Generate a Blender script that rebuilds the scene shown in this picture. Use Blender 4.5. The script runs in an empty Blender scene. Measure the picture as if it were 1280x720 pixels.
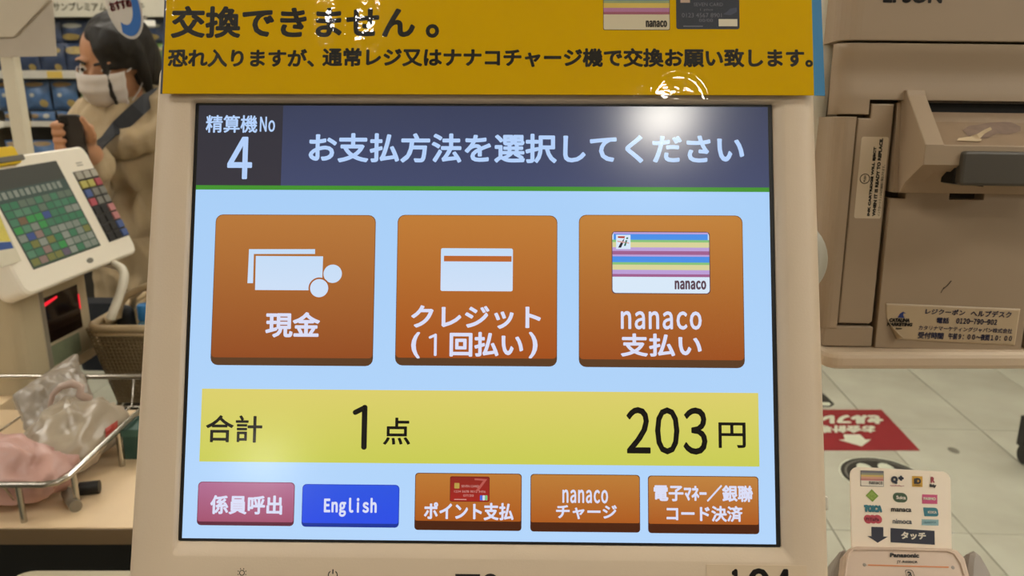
import bpy, bmesh, math, random
from mathutils import Vector, Matrix, noise

random.seed(7)
scene = bpy.context.scene
COL = scene.collection

# ------------------------------------------------------------------ camera
F = 1000.0
PITCH = math.radians(15)
CAM = Vector((0, 0, 1.5))
FWD = Vector((0, math.cos(PITCH), -math.sin(PITCH)))
UPV = Vector((0, math.sin(PITCH), math.cos(PITCH)))
RGT = Vector((1, 0, 0))
cam_data = bpy.data.cameras.new('camera')
cam = bpy.data.objects.new('camera', cam_data)
COL.objects.link(cam)
cam.location = CAM
cam.rotation_euler = (math.pi / 2 - PITCH, 0, 0)
cam_data.sensor_width = 36
cam_data.lens = 36 * F / 1280
cam_data.clip_start = 0.02
cam_data.dof.use_dof = True
cam_data.dof.focus_distance = 0.43
cam_data.dof.aperture_fstop = 17
scene.camera = cam

# ------------------------------------------------------------------ world and exposure
world = bpy.data.worlds.new('world')
scene.world = world
world.use_nodes = True
world.node_tree.nodes['Background'].inputs[0].default_value = (1, 0.93, 0.82, 1)
world.node_tree.nodes['Background'].inputs[1].default_value = 0.15
scene.view_settings.view_transform = 'Standard'
scene.view_settings.look = 'None'
scene.view_settings.exposure = 0.0
scene.view_settings.gamma = 1.0
LAMP = 28.0           # strength of the ceiling panels over the aisle ahead
LAMP_FILL = 16.0      # strength of the two fill panels added to brighten the counters
LAMP_BACK = 47.0      # strength of the brighter panels behind the camera
SPOT = 85.0           # strength of the round downlights


# ------------------------------------------------------------------ projection helpers
def ray(px, py):
    return FWD + RGT * ((px - 640) / F) - UPV * ((py - 360) / F)


def P(px, py, d):
    return CAM + ray(px, py) * d


def at_z(px, py, z):
    r = ray(px, py)
    return CAM + r * ((z - CAM.z) / r.z)


def at_y(px, py, y):
    r = ray(px, py)
    return CAM + r * (y / r.y)


class Frame:
    """a local frame: x right, y up, z towards the viewer of the thing"""

    def __init__(self, o, ex, ez):
        ez = Vector(ez).normalized()
        ex = Vector(ex)
        ex = (ex - ez * ex.dot(ez)).normalized()
        ey = ez.cross(ex)
        self.o, self.ex, self.ey, self.ez = Vector(o), ex, ey, ez
        m = Matrix((ex, ey, ez)).transposed().to_4x4()
        m.translation = self.o
        self.m = m

    def loc(self, px, py, h=0.0):
        r = ray(px, py)
        t = (self.o + self.ez * h - CAM).dot(self.ez) / r.dot(self.ez)
        p = CAM + r * t - self.o
        return (p.dot(self.ex), p.dot(self.ey))

    def box(self, x0, y0, x1, y1, h=0.0):
        """pixel box to an upright local rectangle (xmin, ymin, xmax, ymax)"""
        xm, ym = (x0 + x1) / 2, (y0 + y1) / 2
        return (self.loc(x0, ym, h)[0], self.loc(xm, y1, h)[1], self.loc(x1, ym, h)[0], self.loc(xm, y0, h)[1])

    def pts(self, pxs, h=0.0):
        return [self.loc(a, b, h) for a, b in pxs]


# ------------------------------------------------------------------ materials
def lin(c):
    if isinstance(c, str):
        c = [int(c[i:i + 2], 16) for i in (0, 2, 4)]
    out = []
    for v in c:
        v = v / 255
        out.append(v / 12.92 if v <= 0.04045 else ((v + 0.055) / 1.055) ** 2.4)
    return tuple(out) + (1.0,)


MATS = {}


def mat(name, c, rough=0.5, var=0.06, scale=30.0, metal=0.0, bump=0.0, bscale=200.0, coat=0.0, spec=0.5, trans=0.0, alpha=1.0, c2=None):
    if name in MATS:
        return MATS[name]
    m = bpy.data.materials.new(name)
    m.use_nodes = True
    nt = m.node_tree
    b = nt.nodes['Principled BSDF']
    base = lin(c)
    tc = nt.nodes.new('ShaderNodeTexCoord')
    nz = nt.nodes.new('ShaderNodeTexNoise')
    nz.inputs['Scale'].default_value = scale
    nz.inputs['Detail'].default_value = 4
    nt.links.new(tc.outputs['Object'], nz.inputs['Vector'])
    mx = nt.nodes.new('ShaderNodeMix')
    mx.data_type = 'RGBA'
    dark = lin(c2) if c2 else tuple(v * (1 - 2 * var) for v in base[:3]) + (1,)
    mx.inputs[6].default_value = dark
    mx.inputs[7].default_value = base if c2 else tuple(min(1, v * (1 + var)) for v in base[:3]) + (1,)
    nt.links.new(nz.outputs['Fac'], mx.inputs[0])
    nt.links.new(mx.outputs[2], b.inputs['Base Color'])
    b.inputs['Roughness'].default_value = rough
    b.inputs['Metallic'].default_value = metal
    b.inputs['Coat Weight'].default_value = coat
    b.inputs['Specular IOR Level'].default_value = spec
    b.inputs['Alpha'].default_value = alpha
    if bump:
        n2 = nt.nodes.new('ShaderNodeTexNoise')
        n2.inputs['Scale'].default_value = bscale
        n2.inputs['Detail'].default_value = 3
        nt.links.new(tc.outputs['Object'], n2.inputs['Vector'])
        bp = nt.nodes.new('ShaderNodeBump')
        bp.inputs['Strength'].default_value = bump
        bp.inputs['Distance'].default_value = 0.002
        nt.links.new(n2.outputs['Fac'], bp.inputs['Height'])
        nt.links.new(bp.outputs['Normal'], b.inputs['Normal'])
    MATS[name] = m
    return m


def emit(name, c, c2=None, strength=1.0, gloss=True, noise_amt=0.0):
    """a lit screen: black glossy pane that gives off c (bottom) to c2 (top of the picture element)"""
    if name in MATS:
        return MATS[name]
    m = bpy.data.materials.new(name)
    m.use_nodes = True
    nt = m.node_tree
    b = nt.nodes['Principled BSDF']
    b.inputs['Base Color'].default_value = (0.004, 0.004, 0.005, 1)
    b.inputs['Roughness'].default_value = 0.155
    b.inputs['Specular IOR Level'].default_value = 0.5 if gloss else 0.2
    b.inputs['Emission Strength'].default_value = strength
    if c2 is None:
        b.inputs['Emission Color'].default_value = lin(c)
    else:
        tc = nt.nodes.new('ShaderNodeTexCoord')
        sp = nt.nodes.new('ShaderNodeSeparateXYZ')
        nt.links.new(tc.outputs['Generated'], sp.inputs[0])
        cr = nt.nodes.new('ShaderNodeValToRGB')
        cr.color_ramp.elements[0].color = lin(c)
        cr.color_ramp.elements[1].color = lin(c2)
        nt.links.new(sp.outputs['Y'], cr.inputs[0])
        nt.links.new(cr.outputs[0], b.inputs['Emission Color'])
    MATS[name] = m
    return m


def clear_film(name, ior=1.45, rough=0.06, bump=0.25, bscale=25.0, tint=(1, 1, 1, 1)):
    if name in MATS:
        return MATS[name]
    m = bpy.data.materials.new(name)
    m.use_nodes = True
    nt = m.node_tree
    nt.nodes.remove(nt.nodes['Principled BSDF'])
    out = nt.nodes['Material Output']
    tr = nt.nodes.new('ShaderNodeBsdfTransparent')
    tr.inputs[0].default_value = tint
    gl = nt.nodes.new('ShaderNodeBsdfGlossy')
    gl.inputs['Roughness'].default_value = rough
    fr = nt.nodes.new('ShaderNodeFresnel')
    fr.inputs[0].default_value = ior
    mx = nt.nodes.new('ShaderNodeMixShader')
    # light that comes from behind passes (a thin sheet has no total reflection)
    ge = nt.nodes.new('ShaderNodeNewGeometry')
    sub = nt.nodes.new('ShaderNodeMath')
    sub.operation = 'SUBTRACT'
    sub.inputs[0].default_value = 1.0
    nt.links.new(ge.outputs['Backfacing'], sub.inputs[1])
    mul = nt.nodes.new('ShaderNodeMath')
    mul.operation = 'MULTIPLY'
    nt.links.new(fr.outputs[0], mul.inputs[0])
    nt.links.new(sub.outputs[0], mul.inputs[1])
    nt.links.new(mul.outputs[0], mx.inputs[0])
    nt.links.new(tr.outputs[0], mx.inputs[1])
    nt.links.new(gl.outputs[0], mx.inputs[2])
    nt.links.new(mx.outputs[0], out.inputs[0])
    if bump:
        tc = nt.nodes.new('ShaderNodeTexCoord')
        n2 = nt.nodes.new('ShaderNodeTexNoise')
        n2.inputs['Scale'].default_value = bscale
        n2.inputs['Detail'].default_value = 2
        nt.links.new(tc.outputs['Object'], n2.inputs['Vector'])
        bp = nt.nodes.new('ShaderNodeBump')
        bp.inputs['Strength'].default_value = bump
        bp.inputs['Distance'].default_value = 0.01
        nt.links.new(n2.outputs['Fac'], bp.inputs['Height'])
        nt.links.new(bp.outputs['Normal'], gl.inputs['Normal'])
    MATS[name] = m
    return m


# ------------------------------------------------------------------ mesh builder
_txt_cache = {}


def glyphs(body):
    """raw vertices and faces of lettering set in Blender's own font"""
    if body in _txt_cache:
        return _txt_cache[body]
    cu = bpy.data.curves.new('lettering_curve', 'FONT')
    cu.body = body
    cu.size = 1.0
    cu.resolution_u = 3
    cu.fill_mode = 'FRONT'
    ob = bpy.data.objects.new('lettering_curve', cu)
    COL.objects.link(ob)
    dg = bpy.context.evaluated_depsgraph_get()
    dg.update()
    me = bpy.data.meshes.new_from_object(ob.evaluated_get(dg))
    vs = [(v.co.x, v.co.y) for v in me.vertices]
    fs = [tuple(p.vertices) for p in me.polygons]
    bpy.data.objects.remove(ob)
    bpy.data.curves.remove(cu)
    bpy.data.meshes.remove(me)
    _txt_cache[body] = (vs, fs)
    return vs, fs


def lettering(body, adv=None):
    """glyphs fitted to the unit square; adv sets the characters on a fixed pitch"""
    if adv is None:
        vs, fs = glyphs(body)
    else:
        vs, fs = [], []
        for k, ch in enumerate(body):
            if ch in ' 　':
                continue
            v, f = glyphs(ch)
            o = len(vs)
            vs = vs + [(x + k * adv, y) for x, y in v]
            fs = fs + [tuple(o + i for i in q) for q in f]
    xs, ys = [v[0] for v in vs], [v[1] for v in vs]
    x0, x1, y0, y1 = min(xs), max(xs), min(ys), max(ys)
    return [((x - x0) / max(x1 - x0, 1e-6), (y - y0) / max(y1 - y0, 1e-6)) for x, y in vs], fs


def rrect(x0, y0, x1, y1, r, n=5):
    """rounded rectangle outline, counter-clockwise; r is one radius or four (bl, br, tr, tl)"""
    rs = r if isinstance(r, (tuple, list)) else (r,) * 4
    out = []
    for (cx, cy, a0, rr) in ((x0, y0, 180, rs[0]), (x1, y0, 270, rs[1]), (x1, y1, 0, rs[2]), (x0, y1, 90, rs[3])):
        ox = cx + rr if cx == x0 else cx - rr
        oy = cy + rr if cy == y0 else cy - rr
        for k in range(n):
            a = math.radians(a0 + 90 * k / (n - 1))
            out.append((ox + rr * math.cos(a), oy + rr * math.sin(a)))
    return out


def disc(cx, cy, r, n=24, ry=None):
    ry = r if ry is None else ry
    return [(cx + r * math.cos(2 * math.pi * k / n), cy + ry * math.sin(2 * math.pi * k / n)) for k in range(n)]


class MB:
    def __init__(self):
        self.v, self.f, self.mi, self.sm = [], [], [], []

    def add(self, vs, fs, m=0, smooth=False):
        o = len(self.v)
        self.v += [Vector(v) for v in vs]
        for f in fs:
            self.f.append(tuple(o + i for i in f))
            self.mi.append(m)
            self.sm.append(smooth)
        return self

    def flat(self, pts, z, m=0):
        self.add([(x, y, z) for x, y in pts], [tuple(range(len(pts)))], m)
        return self

    def prism(self, pts, z0, z1, m=0, bevel=0.0):
        """solid plate with the given outline (ccw), front at z1; bevel rounds the front rim"""
        n = len(pts)
        rings = [[(x, y, z0) for x, y in pts]]
        if bevel:
            ins = inset(pts, bevel)
            ins2 = inset(pts, bevel * 0.3)
            rings.append([(x, y, z1 - bevel) for x, y in pts])
            rings.append([(x, y, z1 - bevel * 0.3) for x, y in ins2])
            rings.append([(x, y, z1) for x, y in ins])
        else:
            rings.append([(x, y, z1) for x, y in pts])
        self.loft(rings, m, cap0=True, cap1=True, smooth=False)
        return self

    def loft(self, rings, m=0, cap0=True, cap1=True, smooth=True, closed=True):
        n = len(rings[0])
        vs = [p for r in rings for p in r]
        fs = []
        for k in range(len(rings) - 1):
            for i in range(n if closed else n - 1):
                j = (i + 1) % n
                fs.append((k * n + i, k * n + j, (k + 1) * n + j, (k + 1) * n + i))
        self.add(vs, fs, m, smooth)
        if cap0:
            self.add(rings[0], [tuple(reversed(range(n)))], m)
        if cap1:
            self.add(rings[-1], [tuple(range(n))], m)
        return self

    def box(self, a, b, m=0):
        x0, y0, z0 = a
        x1, y1, z1 = b
        return self.prism([(x0, y0), (x1, y0), (x1, y1), (x0, y1)], z0, z1, m)

    def tube(self, path, r, n=8, m=0, closed=False, caps=True):
        path = [Vector(p) for p in path]
        rs = r if isinstance(r, (list, tuple)) else [r] * len(path)
        rings = []
        up = None
        L = len(path)
        for i, p in enumerate(path):
            if closed:
                t = path[(i + 1) % L] - path[i - 1]
            else:
                t = path[min(i + 1, L - 1)] - path[max(i - 1, 0)]
            t.normalize()
            if up is None:
                up = Vector((0, 0, 1)) if abs(t.z) < 0.9 else Vector((1, 0, 0))
            s = t.cross(up)
            if s.length < 1e-6:
                s = t.orthogonal()
            s.normalize()
            up = s.cross(t).normalized()
            rings.append([p + (s * math.cos(2 * math.pi * k / n) + up * math.sin(2 * math.pi * k / n)) * rs[i] for k in range(n)])
        if closed:
            rings.append(rings[0])
            caps = False
        return self.loft(rings, m, caps, caps)

    def sphere(self, c, r, seg=16, ringn=10, m=0, rot=None):
        c = Vector(c)
        rx, ry, rz = r if isinstance(r, (tuple, list)) else (r, r, r)
        vs, fs = [], []
        for i in range(ringn + 1):
            th = math.pi * i / ringn
            for k in range(seg):
                ph = 2 * math.pi * k / seg
                v = Vector((rx * math.sin(th) * math.cos(ph), ry * math.sin(th) * math.sin(ph), rz * math.cos(th)))
                if rot:
                    v = rot @ v
                vs.append(c + v)
        for i in range(ringn):
            for k in range(seg):
                j = (k + 1) % seg
                fs.append((i * seg + k, (i + 1) * seg + k, (i + 1) * seg + j, i * seg + j))
        return self.add(vs, fs, m, True)

    def limb(self, pts, n=14, m=0):
        """closed tapered limb through (point, radius) pairs"""
        for (p, r) in pts:
            self.sphere(p, r, n, 8, m)
        for (p, r), (q, s) in zip(pts, pts[1:]):
            self.tube([p, q], [r, s], n, m)
        return self

    def grid(self, fn, nu, nv, m=0, smooth=True):
        vs = [fn(i / nu, j / nv) for j in range(nv + 1) for i in range(nu + 1)]
        w = nu + 1
        fs = [(j * w + i, j * w + i + 1, (j + 1) * w + i + 1, (j + 1) * w + i) for j in range(nv) for i in range(nu)]
        return self.add(vs, fs, m, smooth)

    def text(self, body, quad, z, bold=0.0, m=0, adv=None, dz=0.0):
        """quad: (xmin, ymin, xmax, ymax) or four corners tl, tr, br, bl; bold thickens the strokes by a share of the height"""
        vs, fs = lettering(body, adv)
        if not isinstance(quad[0], (tuple, list)):
            x0, y0, x1, y1 = quad
            quad = ((x0, y1), (x1, y1), (x1, y0), (x0, y0))
        tl, tr, br, bl = [Vector(q) for q in quad]
        hgt, wid = ((tl - bl).length + (tr - br).length) / 2, ((tr - tl).length + (br - bl).length) / 2
        b = bold * hgt
        bu, bv = min(0.45, b / wid), min(0.45, b / hgt)
        out = []
        for u, v in vs:
            u, v = bu + u * (1 - 2 * bu), bv + v * (1 - 2 * bv)
            out.append((bl * (1 - u) + br * u) * (1 - v) + (tl * (1 - u) + tr * u) * v)
        self.add([(p.x, p.y, z) for p in out], fs, m)
        if b > 0:
            cnt = {}
            for f in fs:
                for i in range(len(f)):
                    e = (f[i], f[(i + 1) % len(f)])
                    cnt[tuple(sorted(e))] = cnt.get(tuple(sorted(e)), 0) + 1
            seen = set()
            nv, nf, nz = [], [], []
            for (i, j), c in cnt.items():
                if c > 1:
                    continue
                p, q = out[i], out[j]
                d = q - p
                if d.length > 1e-9:
                    n = Vector((-d.y, d.x)).normalized() * b
                    o = len(nv)
                    nv += [p - n, q - n, q + n, p + n]
                    nz += [z - dz * (1 + len(nf) % 4)] * 4
                    nf.append((o, o + 1, o + 2, o + 3))
                for k in (i, j):
                    if k not in seen:
                        seen.add(k)
                        o = len(nv)
                        nv += [out[k] + Vector((math.cos(a * math.pi / 3), math.sin(a * math.pi / 3))) * b for a in range(6)]
                        nz += [z - dz * 5] * 6
                        nf.append(tuple(range(o, o + 6)))
            self.add([(p.x, p.y, k) for p, k in zip(nv, nz)], nf, m)
        return self

    def one(self, quad, z, t, m=0):
        """a plain rounded figure one: stem with a short flag; t is the stroke width"""
        x0, y0, x1, y1 = quad
        self.flat(rrect(x1 - t, y0, x1, y1, t * 0.45), z, m)
        a, b = Vector((x1 - t * 0.5, y1 - t * 0.5)), Vector((x0 + t * 0.4, y1 - (y1 - y0) * 0.17))
        d = (b - a).normalized()
        n = Vector((-d.y, d.x)) * t * 0.46
        arc = [b + d * (t * 0.46 * math.cos(k * math.pi / 6)) + n * math.sin(k * math.pi / 6) for k in range(3, -4, -1)]
        self.flat(ccw([tuple(p) for p in [a - n, a + n] + arc]), z, m)
        return self

    def build(self, name, mats, parent=None, mods=None, merge=False):
        me = bpy.data.meshes.new(name)
        me.from_pydata([tuple(v) for v in self.v], [], self.f)
        mats = mats if isinstance(mats, (list, tuple)) else [mats]
        for m in mats:
            me.materials.append(m)
        me.polygons.foreach_set('material_index', self.mi)
        me.polygons.foreach_set('use_smooth', self.sm)
        if merge:
            bm = bmesh.new()
            bm.from_mesh(me)
            bmesh.ops.remove_doubles(bm, verts=bm.verts, dist=1e-6)
            bmesh.ops.recalc_face_normals(bm, faces=bm.faces)
            bm.to_mesh(me)
            bm.free()
        me.update()
        o = bpy.data.objects.new(name, me)
        COL.objects.link(o)
        if parent is not None:
            o.parent = parent
        return o


def inset(pts, d):
    n = len(pts)
    out = []
    for i in range(n):
        a, b, c = Vector(pts[i - 1]), Vector(pts[i]), Vector(pts[(i + 1) % n])
        e1, e2 = (b - a), (c - b)
        if e1.length < 1e-9 or e2.length < 1e-9:
            e1 = e1 if e1.length > 1e-9 else e2
            e2 = e2 if e2.length > 1e-9 else e1
        e1.normalize()
        e2.normalize()
        n1, n2 = Vector((-e1.y, e1.x)), Vector((-e2.y, e2.x))
        k = n1 + n2
        s = d / max(0.35, 1 + n1.dot(n2)) if k.length > 1e-6 else d
        out.append(tuple(b + k * s))
    return out


def ccw(pts):
    a = sum(pts[i - 1][0] * pts[i][1] - pts[i][0] * pts[i - 1][1] for i in range(len(pts)))
    return list(pts) if a > 0 else list(reversed(pts))


def thing(name, label, cat, m=None, group=None):
    o = bpy.data.objects.new(name, None)
    o.empty_display_size = 0.02
    COL.objects.link(o)
    if m is not None:
        if isinstance(m, Matrix):
            o.location = m.to_translation()
            o.rotation_euler = m.to_euler()
        else:
            o.location = m
    o['label'] = label
    o['category'] = cat
    if group:
        o['group'] = group
    return o


def tag(o, label, cat=None, group=None):
    o['label'] = label
    if cat:
        o['category'] = cat
    if group:
        o['group'] = group
    return o


def remeshed(mb, name, material, parent, voxel, smooth=4, disp=0.0, dscale=0.08):
    """fuses overlapping closed pieces of a builder into one continuous skin"""
    o = mb.build(name, material, None)
    md = o.modifiers.new('fuse', 'REMESH')
    md.mode = 'VOXEL'
    md.voxel_size = voxel
    ms = o.modifiers.new('soften', 'SMOOTH')
    ms.factor = 0.5
    ms.iterations = smooth
    dg = bpy.context.evaluated_depsgraph_get()
    dg.update()
    me = bpy.data.meshes.new_from_object(o.evaluated_get(dg))
    old = o.data
    o.modifiers.clear()
    o.data = me
    bpy.data.meshes.remove(old)
    me.name = name
    if disp:
        ns = [v.normal.copy() for v in me.vertices]
        for v, nn in zip(me.vertices, ns):
            p = v.co / dscale
            a = noise.noise(Vector((p.x, p.y, p.z * 0.55)))
            v.co += nn * disp * (1 - 2.2 * abs(a))
    me.polygons.foreach_set('use_smooth', [True] * len(me.polygons))
    if not me.materials:
        me.materials.append(material)
    if parent is not None:
        o.parent = parent
    return o

# ------------------------------------------------------------------ materials used around the place
M_cream = mat('cream_plastic', 'd6c1a6', 0.42, 0.025, 14, bump=0.06, bscale=900)
M_tile = mat('pale_marble_tile', 'c6c6b4', 0.24, 0.06, 2.6, spec=0.5, c2='948f7e')
M_grout = mat('grey_grout', '5c5b50', 0.8)
M_wall = mat('painted_wall', 'd8cfbd', 0.8, 0.03)
M_ceil = mat('ceiling_board', 'e4ddcd', 0.9, 0.03)
M_white = mat('white_plastic', 'd8d2c2', 0.4, 0.03)
M_black = mat('black_plastic', '141312', 0.45, 0.05)
M_chrome = mat('chrome_wire', 'b5b0a6', 0.22, 0.03, metal=1.0)
M_ink = mat('black_ink', '17130f', 0.5, 0.02)
M_lampframe = mat('white_metal', 'e6e2d8', 0.5, 0.02)


def lamp_mat(name, c, s):
    m = bpy.data.materials.new(name)
    m.use_nodes = True
    b = m.node_tree.nodes['Principled BSDF']
    b.inputs['Base Color'].default_value = (0.8, 0.8, 0.8, 1)
    b.inputs['Emission Color'].default_value = c
    b.inputs['Emission Strength'].default_value = s
    return m


M_panel = lamp_mat('lamp_panel', (1.0, 0.945, 0.85, 1), LAMP)
M_panel_fill = lamp_mat('lamp_panel_fill', (1.0, 0.95, 0.86, 1), LAMP_FILL)
M_panel_back = lamp_mat('lamp_panel_bright', (1.0, 0.95, 0.86, 1), LAMP_BACK)
M_spot = lamp_mat('lamp_spot', (1.0, 0.94, 0.82, 1), SPOT)


# ------------------------------------------------------------------ the room
def struct(o):
    o['kind'] = 'structure'
    return o


X0, X1, Y0, Y1, ZC = -6.5, 5.5, -11.0, 6.2, 3.0
struct(MB().box((X0, Y0, -0.12), (X1, Y1, -0.004)).build('floor', M_grout))
floor = bpy.data.objects['floor']
struct(MB().box((X0, Y0, ZC), (X1, Y1, ZC + 0.1)).build('ceiling', M_ceil))
struct(MB().box((X0 - 0.1, Y0, -0.12), (X0, Y1, ZC)).build('wall_left', M_wall))
struct(MB().box((X1, Y0, -0.12), (X1 + 0.1, Y1, ZC)).build('wall_right', M_wall))
struct(MB().box((X0, Y1, -0.12), (X1, Y1 + 0.1, ZC)).build('wall_back', M_wall))
struct(MB().box((X0, Y0 - 0.1, -0.12), (X1, Y0, ZC)).build('wall_front', M_wall))

M_base = mat('grey_baseboard', '8c8878', 0.6)
struct(MB().box((X0, Y1 - 0.015, 0.0), (X1, Y1, 0.10)).build('baseboard_back', M_base))
struct(MB().box((X1 - 0.015, Y0, 0.0), (X1, Y1, 0.10)).build('baseboard_right', M_base))
struct(MB().box((X0, Y0, 0.0), (X0 + 0.015, Y1, 0.10)).build('baseboard_left', M_base))

# marble tiles, laid along a grid that is turned a little from the camera's heading
TW, TL_ = 0.455, 0.836
YAW = math.radians(-2.9)
ta = Vector((math.cos(YAW), math.sin(YAW), 0))
tb = Vector((-math.sin(YAW), math.cos(YAW), 0))
org = at_z(1188, 640, 0.0)
org = org + tb * (at_z(1225, 667, 0).dot(tb) - org.dot(tb))
tile_me = None
for i in range(-9, 8):
    for j in range(-2, 7):
        c = org + ta * (i * TW) + tb * (j * TL_)
        e = c + ta * TW + tb * TL_
        if not (X0 + 0.2 < c.x and e.x < X1 - 0.1 and e.y < Y1 - 0.02):
            continue
        if tile_me is None:
            mb = MB()
            mb.prism([(0.002, 0.002), (TW - 0.002, 0.002), (TW - 0.002, TL_ - 0.002), (0.002, TL_ - 0.002)], -0.004, 0.0, bevel=0.0012)
            t = mb.build('tile', M_tile)
            tile_me = t.data
        else:
            t = bpy.data.objects.new('tile', tile_me)
            COL.objects.link(t)
        t.location = (c.x, c.y, 0)
        t.rotation_euler = (0, 0, YAW)
        t.parent = floor

# ------------------------------------------------------------------ ceiling lights
def ceiling_panel(x, y, where):
    r = thing('ceiling_light', 'long warm white ceiling light panel ' + where, 'ceiling light', (x, y, ZC), 'ceiling light panels')
    MB().box((-0.66, -0.17, -0.05), (0.66, 0.17, 0.0)).build('light_housing', M_lampframe, r)
    MB().box((-0.62, -0.13, -0.058), (0.62, 0.13, -0.05)).build('diffuser', M_panel if y > -0.2 else M_panel_fill if y > -1 else M_panel_back, r)


for x, y, w in ((-3.6, -2.2, 'behind the camera on the left'), (3.4, -2.2, 'behind the camera on the right'),
                (-4.6, -5.5, 'far behind on the left'), (4.4, -5.5, 'far behind on the right'),
                (-1.5, -0.35, 'added as fill over the left till counter'), (1.7, -0.35, 'added as fill over the card reader'),  # both panels added as fill light for counter, bags, reader and printer
                (-2.6, 1.4, 'over the till terminal'), (0.9, 2.5, 'added as fill over the middle of the aisle ahead'), (2.4, 0.6, 'over the right aisle'),  # the aisle panel is added to brighten the till and floor
                (-1.2, 3.0, 'over the aisle before the shelf'), (2.6, 3.2, 'over the floor sticker'), (-4.4, 3.0, 'at the far left')):
    ceiling_panel(x, y, w)


def downlight(x, y, r, where):
    t = thing('downlight', 'round warm ceiling downlight ' + where, 'downlight', (x, y, ZC), 'ceiling downlights')
    mb = MB()
    mb.loft([[(a, b, z) for a, b in disc(0, 0, rr, 28)] for rr, z in ((r * 1.15, 0), (r * 1.15, -0.02), (r * 1.02, -0.02), (r * 1.02, -0.005))], 0, True, True)
    mb.build('ring', M_lampframe, t)
    MB().loft([[(a, b, z) for a, b in disc(0, 0, r, 28)] for z in (-0.006, -0.016)], 0).build('diffuser', M_spot, t)


downlight(0.48, -1.62, 0.10, 'nearest above the payment screen')
downlight(-2.8, -7.5, 0.20, 'far back on the left')
downlight(-0.55, -1.12, 0.035, 'nearest above the yellow notice')

# ------------------------------------------------------------------ the payment monitor
SO = Vector((-0.16729682, 0.43453627, 1.48529302))
fm = Frame(SO, (0.99988109, -0.01526723, -0.00217151), (-0.0136453, -0.9415382, 0.33662982))
SW, SH = 0.304, 0.2274
monitor = thing('payment_monitor', 'large cream payment touch screen with orange buttons in the middle', 'monitor', fm.m)

mb = MB()
N = 9
rg = lambda x0, x1, y0, y1, r, z: [(a, b, z) for a, b in rrect(x0, y0, x1, y1, r, N)]
ox0, ox1, oy0, oy1 = -0.0222, SW + 0.0243, -0.285, 0.0250
rings = [rg(-0.0006, SW, -SH, 0.0, 0.0012, -0.0030),
         rg(-0.0006, SW, -SH, 0.0, 0.0012, -0.0008),
         rg(-0.0009, SW + 0.0004, -SH - 0.0004, 0.0004, 0.0014, 0.0),
         rg(-0.0017, SW + 0.0050, -SH - 0.0062, 0.0010, 0.0020, 0.0022),
         rg(-0.0022, SW + 0.0056, -SH - 0.0068, 0.0013, 0.0024, 0.0024),
         rg(ox0 + 0.0075, ox1 - 0.0085, oy0 + 0.006, oy1 - 0.0028, 0.006, 0.0024),
         rg(ox0 + 0.0035, ox1 - 0.0042, oy0 + 0.003, oy1 - 0.0012, 0.009, 0.0010),
         rg(ox0 + 0.0010, ox1 - 0.0012, oy0 + 0.001, oy1 - 0.0003, 0.0105, -0.0022),
         rg(ox0, ox1, oy0, oy1, 0.0115, -0.0060),
         rg(ox0 + 0.001, ox1 - 0.001, oy0 + 0.001, oy1 - 0.001, 0.011, -0.034),
         rg(ox0 + 0.004, ox1 - 0.004, oy0 + 0.004, oy1 - 0.004, 0.009, -0.038)]
def flare(p):
    # the case widens a little towards its foot
    x, y, z = p
    k = max(0.0, (0.0058 - y) / 0.285)
    if x < -0.003:
        x -= 0.0042 * k
    elif x > SW + 0.008:
        x += 0.0018 * k - 0.0012
    return (x, y, z)


rings = [[flare(p) for p in r] for r in rings]
mb.loft(rings, 0, False, True)
housing = mb.build('housing', M_cream, monitor)
MB().prism([(-0.0005, -SH + 0.0002), (SW - 0.0002, -SH + 0.0002), (SW - 0.0002, -0.0002), (-0.0005, -0.0002)], -0.003, -0.0010).build('screen_border', M_black, monitor)
mb = MB()
mb.tube([fm_ := (0.15, -0.14, -0.038), (0.15, -0.20, -0.06), (0.15, -0.27, -0.06)], 0.022, 14)
mb.build('neck', M_cream, monitor)
cx, cy = fm.loc(984, 321, -0.05)
mb = MB()
mb.loft([[(a, b, z) for a, b in disc(cx, cy, r, 36)] for r, z in ((0.022, -0.075), (0.0242, -0.070), (0.0242, -0.052), (0.0232, -0.0495), (0.018, -0.0485))], 0, True, True)
tag(mb.build('hinge_cover', mat('grey_white_plastic', 'a49e8c', 0.35, 0.03), monitor), 'round grey-white hinge cover behind the right edge')
x0, y0, x1, y1 = fm.box(1028, 621, 1036, 638, -0.004)
tag(MB().prism(rrect(x0, y0, x1, y1, 0.0008), -0.012, -0.004, bevel=0.0008).build('clip', M_white, monitor), 'tiny white clip on the right edge')

# --- the lit picture
ZS = -0.0009
E_bg = emit('screen_sky', 'b4d6fb', 'a6cdf6')
q = fm.pts([(248.5, 132), (961.5, 133.5), (968, 680), (228, 673)], ZS)
sx0, sx1 = (q[0][0] + q[3][0]) / 2, (q[1][0] + q[2][0]) / 2
sy0, sy1 = (q[2][1] + q[3][1]) / 2, (q[0][1] + q[1][1]) / 2
screen = MB().prism([(sx0, sy0), (sx1, sy0), (sx1, sy1), (sx0, sy1)], ZS - 0.0008, ZS).build('screen', E_bg, monitor)
tag(screen, 'lit picture of the payment screen')
layer = [0]


def sz(k):
    return ZS + 0.00006 * k


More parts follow.
